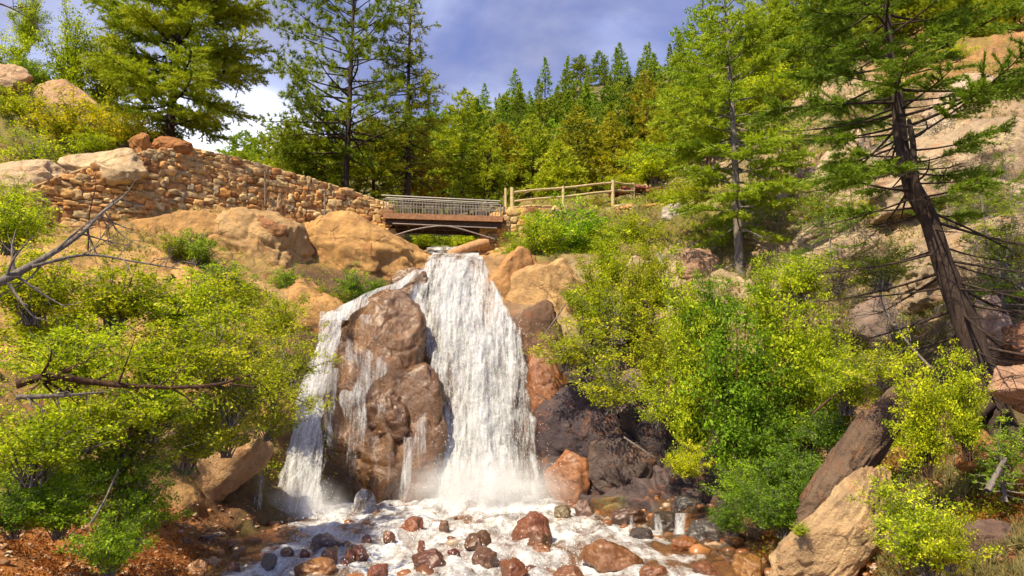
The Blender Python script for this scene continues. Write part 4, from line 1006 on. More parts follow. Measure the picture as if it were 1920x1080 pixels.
# ---- broadleaf shrubs and saplings
def shrub(H, W, seed, nst=28, ntw=9, lv=20, leaf=.10, s0=.3, tl=.16, tone=.5, asp=.62, jit=.035, upr=.5, flatt=.25):
    """many arching stems from one root, side twigs along them and leaves strung along the twigs"""
    rg = np.random.default_rng(seed); sb, fb = MB(), MB()
    for i in range(nst):
        th = i*2.39996+rg.normal(0, .4); rr = W/2*math.sqrt((i+.5)/nst)*rg.uniform(.75, 1.1)
        h = H*(1-.6*(2*rr/W)**2)*rg.uniform(.62, 1.05)+.05*H
        rd = np.array([math.cos(th), math.sin(th), 0]); e = rd*rr+np.array([0, 0, h])
        md = rd*rr*rg.uniform(.25, .5)+np.array([0, 0, h*rg.uniform(.5, .66)])+rg.normal(0, .03, 3)*H
        b0 = np.array([rg.normal(0, .05), rg.normal(0, .05), 0])*W*.6; m = 10
        c = catmull(np.array([b0, (b0+md)/2+rg.normal(0, .012, 3)*H, md, e]), m)
        tube(sb, c, np.linspace(.008+.0055*H, .004, m), 5)
        ss = rg.uniform(s0, 1, ntw)**.8; q = np.stack([np.interp(ss, np.linspace(0, 1, m), c[:, j]) for j in range(3)], 1)
        d = unit(rg.normal(size=(ntw, 3))*np.array([1, 1, flatt])+rd*.6+np.array([0, 0, upr*.6])); L_ = H*tl*rg.uniform(.5, 1.3, ntw)*(1.15-.5*ss)
        cs = rg.normal(0, .09)
        for k in range(ntw):
            e2 = q[k]+d[k]*L_[k]+np.array([0, 0, -.06*L_[k]]); m2 = (q[k]+e2)/2+rg.normal(0, .06, 3)*L_[k]
            tube(sb, np.array([q[k], m2, e2]), [.006, .004, .002], 3)
            t = rg.uniform(.1, 1.05, lv)[:, None]; pp = q[k]*(1-t)**2+2*m2*t*(1-t)+e2*t*t
            fl = rg.normal(0, jit*H**.5+leaf*.35, (lv, 3))*np.array([1, 1, .6])
            leaves(fb, pp+fl, leaf*rg.uniform(.7, 1.2), rg, .45, np.full(lv, np.clip(tone+cs+rg.normal(0, .17), .02, .95)), asp*rg.uniform(.7, 1.1))
    return sb, fb
def shrub_proto(*a, bark='barkgrey', lm='leaf', name='shrub', cat='shrub', **k):
    sb, fb = shrub(*a, **k); root = empty(name, (0, 0, -99)); tag(root, 'x', cat)
    sb.obj('stems', M[bark], root); fb.obj('foliage', M[lm], root); return root
# unit height about 2 m
SA = [shrub_proto(2, 2.6, 500+i, nst=32, ntw=11, lv=21, leaf=.078) for i in range(3)]
SBp = [shrub_proto(4, 2.6, 510+i, nst=26, ntw=19, lv=22, leaf=.095, tl=.11, s0=.18, name='sapling', cat='sapling', bark='bark') for i in range(3)]
SCp = [shrub_proto(1, 1.3, 520+i, nst=34, ntw=9, lv=16, leaf=.05, tl=.2, s0=.2, name='bush', cat='bush', jit=.02) for i in range(3)]
SD = [shrub_proto(2, 2.6, 530+i, nst=20, ntw=9, lv=19, leaf=.072, tl=.2, name='shrub') for i in range(2)]
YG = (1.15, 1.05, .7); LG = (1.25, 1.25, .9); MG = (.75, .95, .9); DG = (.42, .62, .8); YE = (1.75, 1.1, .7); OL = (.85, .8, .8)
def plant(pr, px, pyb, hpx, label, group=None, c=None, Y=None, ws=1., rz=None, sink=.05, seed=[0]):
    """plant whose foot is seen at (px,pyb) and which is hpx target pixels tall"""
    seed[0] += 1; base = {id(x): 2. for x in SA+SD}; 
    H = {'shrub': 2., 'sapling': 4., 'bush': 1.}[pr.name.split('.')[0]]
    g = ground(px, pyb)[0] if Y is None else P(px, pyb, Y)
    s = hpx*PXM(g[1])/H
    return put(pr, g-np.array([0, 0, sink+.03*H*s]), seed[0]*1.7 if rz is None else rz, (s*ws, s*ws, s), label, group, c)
YE = (1.45, 1.1, .7); GL = 'leafy shrubs crowding the left bank'; GR = 'leafy shrubs and saplings crowding the right bank'; GB = 'small bushes growing on the left rocks'; GT = 'shrubs on the top left slope'; GG = 'shrubs behind and beside the bridge'
# left bank
LP = [
 (SA[0], 60, 600, 170, 'yellow green shrub at the left frame edge just under the bare grey branch', YG, 13, 1.3),
 (SA[1], 215, 610, 150, 'yellow green shrub below the left end of the wall, behind the bare twigs', YG, 15, 1.4),
 (SA[2], 350, 640, 150, 'olive green leafy shrub on the slope below the dark bush', LG, 16, 1.3),
 (SD[0], 455, 680, 120, 'loose yellow green shrub reaching right toward the orange shelf rock', YG, 17, 1.2),
 (SD[1], 510, 760, 120, 'thin twiggy shrub hanging over the left stream', OL, 17.5, 1.0),
 (SA[1], 130, 740, 170, 'dense yellow green shrub above the dark fallen branch at the far left', LG, 12, 1.5),
 (SA[0], 300, 740, 150, 'leafy shrub in the middle of the left bank above the dark fallen branch', YG, 13.5, 1.4),
 (SD[0], 430, 790, 150, 'airy shrub right of the fallen branch in front of the cliff', OL, 14.5, 1.2),
 (SA[2], 60, 900, 180, 'bright lime green shrub at the left frame edge under the fallen branch', LG, 10.5, 1.2),
 (SD[1], 220, 880, 180, 'olive twiggy shrub under the fallen branch', OL, 12.5, 1.4),
 (SD[0], 350, 880, 160, 'olive green shrub above the pale slanting slab', OL, 14, 1.4),
 (SD[1], 425, 850, 130, 'sparse green brown shrub over the wet rock left of the falls', OL, 16.5, 1.1),
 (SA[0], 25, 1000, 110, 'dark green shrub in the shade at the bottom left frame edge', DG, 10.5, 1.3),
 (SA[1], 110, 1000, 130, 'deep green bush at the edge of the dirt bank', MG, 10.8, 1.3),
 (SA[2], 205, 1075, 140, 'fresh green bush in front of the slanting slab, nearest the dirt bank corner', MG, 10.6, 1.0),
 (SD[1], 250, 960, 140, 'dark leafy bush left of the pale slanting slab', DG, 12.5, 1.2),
 (SA[2], 90, 690, 170, 'tall yellow green shrub between the grey branch and the dark fallen branch', YG, 14.5, 1.4),
 (SA[0], 420, 600, 110, 'yellow green shrub on the cliff top beneath the olive bush', YG, 21, 1.5),
 (SD[0], 545, 720, 130, 'airy leafy shrub with its tips against the left stream', YG, 18.5, 1.1),
 (SA[1], 330, 700, 150, 'shrub of yellow and green leaves in the heart of the left bank', LG, 15.5, 1.4),
 (SD[1], 500, 820, 110, 'small airy shrub over the top of the wet brown buttress', YG, 18, 1.2),
 (SA[2], 250, 1020, 150, 'fresh green bush between the dirt bank and the slanting slab', MG, 12.2, 1.0),
 (SA[1], 60, 960, 140, 'deep green shrub in front of the dark gap at the lower left', MG, 11.5, 1.3),
 (SA[0], 150, 950, 150, 'green shrub behind the pale straight dead stick', (.9, 1.05, .9), 12, 1.2),
 (SA[1], 520, 640, 110, 'light yellow green shrub right of the dark bushes above the cliff', YG, 20, 1.2),
 (SA[0], 470, 760, 140, 'broad yellow green shrub in front of the cliff nearest the left stream', YG, 16, 1.1),
 (SA[1], 380, 850, 130, 'yellow green shrub just above the top of the pale slanting slab', YG, 15, 1.2),
 (SA[2], 280, 820, 150, 'yellow green shrub under the right end of the fallen branch', LG, 12.5, 1.3),
 (SA[0], 160, 840, 150, 'bright yellow green shrub below the middle of the fallen branch', YG, 11.5, 1.3),
 (SA[2], 20, 470, 130, 'shrub at the left frame edge level with the wall', LG, 16, 1.3),
 (SD[0], 400, 720, 170, 'leafy shrub crossing in front of the orange cliff between branches', YG, 14.5, 1.3),
]
for (pr, px, pb, h, lb, c, Y, ws) in LP: plant(pr, px, pb, h, lb, GL, c, Y, ws)
for (px, pb, h, lb, c, ws) in [
 (372, 490, 80, 'round dark green bush on the orange rock below the wall', MG, 1.0),
 (420, 560, 90, 'dark bush under the tan boulder with the overhang', MG, 1.2),
 (450, 590, 70, 'olive bush low on the ledge under the tan boulder', OL, 1.2),
 (540, 548, 66, 'dark green bush between the tan boulder and the orange dome', MG, 1.0),
 (668, 560, 78, 'round dark bush in front of the orange dome near the water', MG, .95),
 (505, 470, 34, 'tiny green tuft bush in the notch above the tan boulder', LG, 1.0),
 (640, 575, 40, 'small olive bush above the start of the left stream', OL, 1.2),
 (330, 480, 60, 'small olive bush on the low orange hump', OL, 1.1),
 (600, 560, 40, 'small dry bush on the orange ledge', OL, 1.2),
 (705, 545, 40, 'little green bush tucked against the right of the orange dome', MG, 1.)]:
    plant(SCp[int(px) % 3], px, pb, h, lb, GB, c, None, ws)
for (pr, px, pb, h, lb, c, Y, ws) in [
 (SA[0], 130, 285, 140, 'big golden yellow shrub covering the pale dome at top left', YE, 31.5, 1.2),
 (SA[1], 235, 285, 105, 'golden yellow shrub left of the big pine trunk', YE, 31.5, 1.1),
 (SA[2], 30, 250, 110, 'orange green shrub at the left frame edge of the upper slope', YG, 32.5, 1.2),
 (SD[0], 60, 330, 110, 'green shrub above the pale slab at the left frame edge', LG, 30, 1.5),
 (SA[1], 170, 292, 60, 'green shrub directly above the flat pale block', LG, 30.5, 1.5),
 (SD[1], 20, 400, 90, 'green shrub growing against the left end of the wall', LG, 26, 1.0),
 (SA[2], 60, 170, 70, 'dark green shrub on the skyline at top left', MG, 36, 1.3),
 (SD[0], 250, 262, 75, 'thin grey green shrub under the big pine', OL, 36, 1.3),
 (SBp[0], 20, 200, 190, 'leafy green deciduous tree at the top left frame edge', LG, 36, 1.0),
 (SBp[1], 120, 210, 260, 'tall leafy tree with sky showing through at top left', LG, 37, .8),
 (SBp[2], 195, 235, 300, 'yellow green leafy tree standing just left of the big pine', YG, 38, .7),
 (SBp[1], 50, 90, 150, 'leafy top of a tree in the extreme top left corner', LG, 39, .9),
 ]: plant(pr, px, pb, h, lb, GT, c, Y, ws)
# by the bridge
for (pr, px, pb, h, lb, c, Y, ws) in [
 (SA[0], 800, 470, 40, 'bright green shrub seen under the bridge', LG, 44, 2.2),
 (SA[1], 860, 472, 44, 'bright green shrub under the bridge behind the log', LG, 43, 2.),
 (SA[2], 1010, 492, 110, 'bright green shrub right of the bridge abutment', LG, 33, 1.2),
 (SA[0], 1070, 498, 150, 'bushy emerald shrub hiding the middle of the timber fence', (.85, 1.15, .9), 34, 1.1),
 (SA[1], 1130, 500, 110, 'green shrub on the bank below the right half of the fence', LG, 34, 1.3),
 (SD[1], 960, 480, 50, 'low green shrub against the orange abutment', LG, 34, 1.3),
 (SA[2], 1190, 480, 90, 'yellow green shrub above the thin side trickle', YG, 34, 1.3),
 (SD[0], 1120, 395, 40, 'dry brownish shrub beside the fence end post', (1.3, .8, .8), 38.5, 1.),
 (SA[1], 1230, 350, 110, 'lime green shrub on the slope above the fence end', LG, 46, 1.5),
 (SA[2], 1165, 362, 40, 'yellow green shrub behind the fence end post', YG, 45, 2.0),
 (SA[0], 1290, 400, 90, 'yellow green shrub left of the fir trunk', YG, 38, 1.5),
 (SCp[0], 1072, 572, 38, 'small dark bush on top of the sunlit slab right of the falls', MG, 28.6, 1.1),
 ]: plant(pr, px, pb, h, lb, GG, c, Y, ws)
# right bank thicket
RP = [
 (SBp[0], 1110, 640, 190, 'yellow green sapling over the sunlit slab right of the falls', YG, 28, .9),
 (SBp[1], 1190, 660, 220, 'yellow green sapling left of the thin side trickle', YG, 27.5, .8),
 (SBp[2], 1290, 700, 250, 'light green sapling right of the thin side trickle', LG, 25, .8),
 (SD[0], 1100, 700, 110, 'sparse branches leaning toward the main fall', YG, 25, 1.7),
 (SD[1], 1060, 690, 90, 'thin yellow green spray of leaves nearest the main fall', YG, 24.8, 1.2),
 (SD[0], 1150, 770, 120, 'thin leafy branches hanging over the dark rocks', YG, 23.5, 1.3),
 (SBp[1], 1300, 860, 330, 'tall light green sapling in the left part of the thicket', LG, 20.5, .72),
 (SBp[2], 1390, 900, 380, 'tall mid green sapling in the middle of the thicket', (.55, .8, .8), 19.5, .8),
 (SBp[0], 1480, 860, 380, 'tall light green sapling in the right part of the thicket', LG, 19.2, .8),
 (SBp[1], 1450, 930, 290, 'dark green sapling low in the middle of the thicket', (.45, .68, .8), 18.8, .8),
 (SBp[2], 1550, 800, 260, 'yellow green sapling at the right end of the thicket', LG, 18.5, .8),
 (SBp[0], 1340, 700, 230, 'mid green sapling at the foot of the fir trunk', (.6, .85, .8), 24, .9),
 (SBp[1], 1440, 650, 200, 'light sapling right of the fir trunk', LG, 24, .8),
 (SA[0], 1290, 900, 85, 'glowing lime shrub at the water edge left of the thicket', (1.7, 1.5, .9), 19.5, .9),
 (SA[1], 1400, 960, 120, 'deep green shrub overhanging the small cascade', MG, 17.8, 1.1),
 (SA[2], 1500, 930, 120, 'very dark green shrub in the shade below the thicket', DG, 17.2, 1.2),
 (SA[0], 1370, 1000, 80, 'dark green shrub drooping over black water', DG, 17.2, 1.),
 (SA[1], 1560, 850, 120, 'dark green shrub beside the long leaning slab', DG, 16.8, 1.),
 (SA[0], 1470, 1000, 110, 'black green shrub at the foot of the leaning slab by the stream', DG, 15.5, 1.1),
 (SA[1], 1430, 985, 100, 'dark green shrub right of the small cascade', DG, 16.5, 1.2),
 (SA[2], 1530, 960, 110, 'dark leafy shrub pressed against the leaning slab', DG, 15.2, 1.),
 (SBp[1], 1140, 560, 150, 'yellow green sapling between the bright bank shrubs and the sunlit slab', LG, 30.5, 1.),
 (SBp[0], 1225, 590, 170, 'leafy sapling just left of the thin side trickle, highest of its row', YG, 29.5, .9),
 (SD[0], 1160, 640, 120, 'airy shrub covering the striped grey brown rock rib', YG, 26.5, 1.4),
 (SD[1], 1120, 620, 110, 'loose green shrub on the shoulder right of the sunlit slab', LG, 27.5, 1.3),
 (SBp[2], 1230, 760, 190, 'airy sapling between the dark rocks and the thicket', YG, 22.5, .9),
 (SD[0], 1760, 330, 70, 'olive shrub growing from a crack behind the leaning tree', OL, 28, 1.6),
 (SD[1], 1870, 300, 70, 'green shrub on the pale rock near the right edge', LG, 26, 1.6),
 (SD[0], 1540, 420, 90, 'olive green shrub on the pale slope between the fir and the leaning tree', OL, 27, 1.5),
 (SA[1], 1500, 560, 110, 'green shrub behind the top of the thicket', LG, 23, 1.4),
 (SD[1], 1660, 540, 110, 'greyish green shrub beside the middle of the leaning trunk', OL, 19, 1.5),
 (SD[0], 1890, 500, 100, 'dull green shrub at the right edge below the cracked tan boulder', OL, 17, 1.5),
 (SA[0], 1680, 200, 60, 'olive shrub at the head of the pale slope', OL, 33, 1.8),
 (SD[1], 1240, 800, 110, 'sparse green branches in front of the black boulder', LG, 21.5, 1.2),
 (SA[2], 1590, 770, 130, 'fresh green shrub above the long leaning slab', LG, 16.2, 1.),
 (SBp[2], 1740, 880, 270, 'bright lime sapling standing in front of the leaning tree trunk', (1.5, 1.4, .9), 11.4, .75),
 (SBp[0], 1815, 850, 240, 'lime green sapling hiding the foot of the leaning tree trunk', (1.35, 1.3, .9), 11.2, .7),
 (SD[0], 1650, 720, 90, 'lime leafy twigs left of the leaning tree trunk', (1.4, 1.3, .9), 13, 1.3),
 (SA[0], 1740, 1075, 170, 'big light green shrub at the bottom right in front of the orange soil', LG, 9.6, 1.05),
 (SD[1], 1680, 990, 130, 'light green shrub over the sunlit tan boulder', LG, 10.6, 1.1),
 (SA[1], 1780, 1060, 110, 'lower light green shrub leaning right at the bottom right', YG, 9.2, 1.),
 (SD[0], 1880, 880, 110, 'dull green shrub before the dark hollow', MG, 11.2, 1.2),
 (SD[1], 1560, 700, 130, 'grey green shrub on the slope right of the thicket', OL, 22, 1.2),
 (SCp[1], 1500, 1000, 30, 'small green tuft at the foot of the long slab', LG, 12.3, 1.2),
 (SA[2], 1790, 115, 45, 'vivid lime bush on the orange soil at the top right', LG, 36, 1.5),
 (SD[0], 1850, 400, 80, 'olive bush on the right slope near the frame edge', OL, 23, 1.6),
 (SD[1], 1600, 330, 60, 'olive bush on the pale slope left of the leaning tree', OL, 29, 1.6),
 (SD[1], 1480, 300, 90, 'yellow green bush at the left edge of the pale slope', YG, 33, 1.5),
 (SA[0], 1450, 200, 100, 'lime green bush high behind the fir tree', LG, 40, 1.6),
]
for (pr, px, pb, h, lb, c, Y, ws) in RP: plant(pr, px, pb, h, lb, GR, c, Y, ws)

# ---- big conifers
def at(px, py, Y): return P(px, py, Y)
def big(name, px, pyb, Y, Hm, Rm, label, cat, bark='bark', c=(1, 1, 1), rz=0, **k):
    tb, cb = conifer(Hm, Rm, **k); return tree_obj(name, tb, cb, M[bark], M['needle'], at(px, pyb, Y)-np.array([0, 0, .3]), label, cat, None, c, rz)
big('pine_tree', 318, 262, 33, 12.5, 3.9, 'big dense golden green pine standing alone on top of the wall rocks', 'pine tree', 'barkred', (.95, 1.0, .8), seed=601, crown0=.07, nb=120, up=-.12, upt=.5, droop=.05, nl=.24, nw=.05, k=8, tw=.42, tstep=.09, trunk=.22, prof=1.8, tone=.55, irregular=.28, flat=.16)
big('pine_tree', 648, 362, 42, 17.5, 4.6, 'tall open crowned pine with visible dark trunk left of the bridge', 'pine tree', 'barkred', (.85, .92, .8), seed=602, crown0=.10, nb=92, up=-.05, upt=.7, droop=-.05, nl=.34, nw=.05, k=20, tw=.34, tstep=.11, trunk=.20, prof=1.5, tone=.45, tufts=True, spread=1.1, irregular=.5, bmin=.4, bare=8)
big('pine_tree', 590, 372, 44, 6.2, 2.7, 'shorter dense pine filling in left of the tall open pine', 'pine tree', 'bark', (1., 1., .8), seed=603, crown0=.05, nb=70, nl=.32, nw=.07, k=8, tw=.46, tstep=.13, trunk=.14, prof=1.4, tone=.42)
big('pine_tree', 700, 372, 44.5, 5.6, 2.2, 'shorter bushy pine between the two tall trees left of the bridge', 'pine tree', 'bark', (1.2, 1.1, .8), seed=604, crown0=.05, nb=62, nl=.32, nw=.07, k=8, tw=.46, tstep=.13, trunk=.12, prof=1.4, tone=.5)
big('spruce_tree', 762, 372, 44, 16.5, 2.7, 'tall narrow spruce with thin dark twigs at its top, next to the bridge', 'spruce tree', 'barkred', (1.0, .88, .7), seed=605, crown0=.08, nb=95, up=-.1, upt=.35, droop=.1, nl=.30, nw=.05, k=7, tw=.40, tstep=.14, trunk=.19, prof=1.25, tone=.48, irregular=.45, bare=24)
big('pine_tree', 790, 378, 47, 5.2, 2.0, 'reddish brown tinged pine right of the tall narrow spruce', 'pine tree', 'bark', (1.25, .8, .7), seed=606, crown0=.06, nb=62, nl=.36, nw=.085, k=7, tw=.46, tstep=.16, trunk=.12, tone=.5)
mid = [(868, 380, 52, 9.0, 2.0, 'tall pine with exposed lower trunk above the bridge middle', (1.15, 1.15, .8), .25, 611), (940, 372, 54, 6.2, 1.9, 'brownish pine above the right end of the bridge', (1.1, .85, .7), .1, 612), (915, 380, 50, 4.6, 1.7, 'bushy light pine right behind the bridge railing', (1.1, 1.1, .8), .05, 613),
 (1000, 365, 54, 6.6, 2.0, 'light green pine above the left part of the fence', (1.1, 1.1, .8), .06, 614), (1085, 358, 55, 7.2, 1.9, 'brown green pine above the middle of the fence', (1.05, .88, .7), .12, 615), (1050, 368, 50, 4.2, 1.5, 'small bushy light green pine behind the fence rails', (1.3, 1.25, .8), .06, 616),
 (1150, 352, 56, 6.4, 2.0, 'olive pine above the fence end post', (1.3, 1.05, .8), .08, 617), (1215, 330, 60, 9.6, 2.1, 'tall reddish pine rising over the skyline left of the fir', (1.1, .85, .7), .1, 618), (830, 372, 56, 7.5, 1.6, 'dark narrow spruce right of the reddish pine', (.8, .95, .9), .06, 619), (500, 352, 62, 6.0, 2.0, 'pine peeking over the wall, left of the tall open pine', (.95, 1.05, .9), .05, 620), (455, 330, 66, 4.6, 2.0, 'small dark pine peeking over the wall near the big pine', (.85, 1., .9), .05, 621), (545, 362, 56, 6.2, 2.3, 'broad pine rising behind the slope of the wall', (1.1, 1.1, .8), .05, 622)]
for (px, pb, Y, H_, R_, lb, c, c0, sd) in mid:
    big('pine_tree', px, pb, Y, H_, R_*1.35, lb, 'pine tree', 'bark', c, seed=sd, crown0=c0, nb=84, up=-.05, upt=.6, nl=.36, nw=.085, k=7, tw=.46, tstep=.17, trunk=.13, tone=.5, prof=1.1, irregular=.35)
# fir right of centre
gF = ground(1388, 500)[0]; big('fir_tree', 1388, 508, float(gF[1]), 11.5*gF[1]/24, 2.5*gF[1]/24, 'tall bright green fir with layered flat branches right of centre', 'fir tree', 'barkgrey', (1.0, 1.12, .95), seed=640, crown0=.14, nb=92, up=-.10, upt=.45, droop=.10, nl=.20, nw=.042, k=9, tw=.44, tstep=.085, trunk=.2, prof=1.35, tone=.55, irregular=.4, flat=.10, bare=6)
# trees along the top of the right slope
for (px, pb, Y, H_, R_, lb, c, sd, c0) in [
 (1330, 300, 42, 11., 2.3, 'dark spruce behind the bright fir on its left', (.85, 1.05, .9), 651, .1),
 (1470, 190, 44, 9.5, 2.0, 'slim green pine at the top edge right of the fir', (1.1, 1.15, .85), 652, .15),
 (1420, 215, 52, 9., 2.2, 'yellowish pine at the top edge above the fir', (1.1, 1.08, .85), 653, .1),
 (1540, 160, 43, 8.0, 2.0, 'dark green pine above the brown gully', (.9, 1., .85), 654, .2),
 (1590, 120, 42, 7.0, 1.6, 'thin dark pine left of the leaning tree top', (.8, .9, .8), 655, .25),
 (1640, 90, 44, 7.5, 2.0, 'pine behind the top of the leaning tree', (.9, 1., .8), 656, .2),
 (1500, 110, 52, 8.0, 2.2, 'olive pine on the upper right skyline', (1.2, 1.1, .8), 657, .1),
 (1740, 60, 42, 6.5, 2.2, 'olive pine high above the pink rock dome', (1.1, 1.1, .8), 658, .1),
 (1830, 50, 41, 6.0, 2.2, 'light green pine in the top right corner area', (1.3, 1.25, .85), 659, .1),
 (1905, 70, 40, 6.0, 2.2, 'yellow green pine in the extreme top right corner', (1.35, 1.2, .8), 660, .1),
 (1270, 330, 56, 8.2, 2.0, 'olive pine left of the dark spruce', (1.2, 1.1, .8), 661, .1),
 (1690, 60, 50, 7.0, 2.2, 'dark pine on the top right skyline', (.8, .95, .8), 662, .1)]:
    big('pine_tree', px, pb, Y, H_, R_*1.35, lb, 'pine tree', 'bark', c, seed=sd, crown0=c0, nb=90, up=-.08, upt=.55, nl=.30, nw=.06, k=7, tw=.46, tstep=.13, trunk=.13, tone=.5, prof=1.2, irregular=.4, bare=6)
# young fir sprays on the slope
for (px, pb, Y, H_, lb, c, sd) in [(1620, 300, 29.5, 3.6, 'scraggly dark fir near the head of the brown gully', (.7, .85, .8), 675), (1560, 500, 25, 3.2, 'scraggly dark fir behind the right end of the thicket', (.7, .9, .8), 676), (1780, 420, 23, 2.6, 'scraggly fir just right of the leaning trunk', (.75, .9, .85), 677), (1900, 420, 21, 2.6, 'scraggly dark fir at the right frame edge', (.7, .85, .8), 678), (1880, 560, 15, 1.4, 'small scraggly fir on the slope at the right edge', (.8, 1., .9), 671), (1850, 460, 20, 2.2, 'scraggly young fir right of the leaning tree', (.9, 1., .9), 672), (1600, 420, 27, 2.6, 'scraggly young fir on the pale slope left of the leaning tree', (.95, 1., .9), 673), (1880, 900, 11, .9, 'little dark fir seedling at the lower right edge', (.7, .95, .9), 674)]:
    big('young_fir', px, pb, Y, H_, H_*.55, lb, 'young fir', 'barkgrey', c, seed=sd, crown0=.1, nb=30, nl=.08, nw=.012, k=6, tw=.4, tstep=.06, trunk=.035, tone=.5, irregular=.5)
# ---- the leaning tree
Yt = 14.
tpx = [(1868, 800), (1845, 710), (1812, 610), (1770, 500), (1742, 410), (1708, 345), (1690, 270), (1682, 180), (1668, 90), (1660, 0), (1652, -120), (1640, -260)]
pb_ = P(1868, 800, Yt); path = np.array([P(a, b, Yt+.06*i) for i, (a, b) in enumerate(tpx)])-pb_
tb, cb = conifer(1, 2.5, 680, crown0=.34, nb=100, up=.02, upt=.35, droop=.12, nl=.13, nw=.020, k=10, tw=.46, tstep=.065, trunk=.26, path=path, bare=54, tone=.42, irregular=.5, flat=.12, bmin=.5, nsides=14, spread=.5, prof=1.5)
# second slim stem and roots
tube(tb, catmull(np.array([P(1735, 400, 13.9), P(1716, 340, 13.8), P(1712, 270, 13.75), P(1704, 225, 13.8)])-pb_, 14), np.linspace(.09, .045, 14), 8, rough=.1)
for rr_ in ([(1860, 770, 13.9), (1885, 790, 13.5), (1905, 815, 13.0), (1925, 840, 12.6)], [(1850, 760, 13.8), (1820, 790, 13.3), (1790, 815, 12.9)], [(1865, 780, 13.9), (1868, 820, 13.2), (1880, 850, 12.7)]):
    tube(tb, catmull(np.array([P(*q) for q in rr_])-pb_, 14), np.linspace(.15, .05, 14), 8, rough=.15)
tree_obj('leaning_fir_tree', tb, cb, M['barkred'], M['needle'], pb_, 'tall old fir leaning left over the right slope with many bare dead branches', 'fir tree', None, (.62, .78, .8))

# ---- bare and fallen branches
def branch(label, pts, r0, r1, seed, nsub=14, sub=.5, mat='barkgrey', name='bare_branch', lv=0, c=(1, 1, 1)):
    rg = np.random.default_rng(seed); W = np.array([P(*q) for q in pts]); b0 = W[0].copy(); W = W-b0; m = 24; c_ = catmull(W, m); mb = MB(); fb = MB()
    tube(mb, c_, np.linspace(r0, r1, m), 8, rough=.15)
    ax = unit(c_[-1]-c_[0]); Ln = np.linalg.norm(c_[-1]-c_[0]); ends = []
    for k in range(nsub):
        i = rg.integers(3, m-1); d = unit(ax*rg.uniform(.3, .9)+np.array([rg.normal(0, .3), rg.normal(0, .4), rg.choice([-1, 1])*rg.uniform(.3, .9)])); l = Ln*sub*rg.uniform(.25, 1)*(1-i/m*.5)
        q = catmull(np.array([c_[i], c_[i]+d*l*.5+rg.normal(0, .04, 3)*l, c_[i]+d*l+rg.normal(0, .1, 3)*l]), 8); r = np.interp(i, [0, m], [r0, r1])*.5
        tube(mb, q, np.linspace(r, .004, 8), 5); ends += [q[j] for j in range(3, 8)]
        for s_ in range(4):
            j = rg.integers(2, 7); d2 = unit(d+rg.normal(0, .6, 3)); q2 = np.array([q[j], q[j]+d2*l*.18, q[j]+d2*l*.34+rg.normal(0, .02, 3)]); tube(mb, q2, [.005, .004, .002], 4); ends.append(q2[-1]); ends.append(q2[1])
    root = empty(name, b0); tag(root, label, 'branch'); mb.obj('limb', M[mat], root)
    if lv:
        e = np.array(ends); pp = np.repeat(e, lv, 0)+rg.normal(0, .06, (len(e)*lv, 3)); leaves(fb, pp, .05, rg, .5); fb.obj('foliage', M['leaf'], root, color=c)
    return root
branch('bare grey branch rising from the left frame edge with thin upright twigs', [(-60, 560, 8), (20, 518, 8.2), (90, 480, 8.5), (150, 440, 8.8), (190, 400, 9), (230, 370, 9.2)], .05, .012, 701, 15, .55)
branch('thin bare grey branch running right below the rising one', [(60, 500, 8.3), (160, 478, 8.6), (260, 492, 8.8), (340, 505, 9)], .022, .006, 702, 9, .5)
branch('thick dark fallen branch lying level across the left shrubs', [(30, 720, 9.5), (100, 706, 9.7), (180, 718, 10), (290, 726, 10.3), (400, 722, 10.6), (480, 700, 11)], .06, .014, 703, 16, .35, 'bark', 'fallen_branch', 5, YG)
branch('lower thin grey fallen branch below the thick dark one', [(30, 745, 9.3), (110, 742, 9.5), (200, 735, 9.9)], .035, .01, 704, 8, .3, 'barkgrey', 'fallen_branch')
branch('leafy branch tip reaching over the left stream', [(430, 720, 13.2), (500, 730, 13.4), (560, 750, 13.6), (612, 775, 13.8)], .02, .004, 705, 12, .4, 'bark', 'leafy_branch', 9, YG)
branch('pale straight dead stick leaning in the dark left undergrowth', [(168, 985, 10), (195, 940, 10.1), (222, 880, 10.2)], .018, .01, 706, 2, .1)
branch('thin overhanging twigs in the upper left corner', [(-20, 0, 14), (20, 15, 14), (50, 32, 14), (75, 50, 14)], .02, .004, 707, 6, .5, 'bark')
branch('short bare branch leaning beside the main fall under the sunlit slab', [(1060, 570, 27), (1040, 600, 26.8), (1015, 635, 26.6), (1000, 655, 26.5)], .03, .008, 708, 5, .3, 'barkgrey')
branch('pale dead twig above the orange pool', [(1170, 820, 22), (1200, 840, 21.8), (1225, 855, 21.6)], .03, .01, 709, 3, .3)
branch('dark bare forked branches right of the thicket', [(1525, 775, 16), (1560, 745, 15.9), (1600, 722, 15.8), (1625, 715, 15.7)], .03, .008, 710, 5, .4, 'bark')
branch('white peeling dead log stub on the orange soil at lower right', [(1852, 920, 10.6), (1868, 890, 10.7), (1885, 860, 10.9)], .045, .03, 711, 2, .2)
branch('tangle of dry grey branches left of the leaning trunk', [(1745, 690, 14.6), (1700, 640, 15), (1660, 580, 15.6), (1640, 520, 16)], .03, .006, 712, 26, .55)
branch('tangle of dry grey twigs on the right slope by the frame edge', [(1930, 560, 15), (1890, 500, 15.5), (1850, 470, 16)], .025, .006, 713, 20, .8)
branch('thin bare stems in front of the left wall', [(165, 470, 12), (168, 400, 12), (180, 345, 12), (170, 320, 12)], .014, .004, 714, 8, .3, 'barkred')

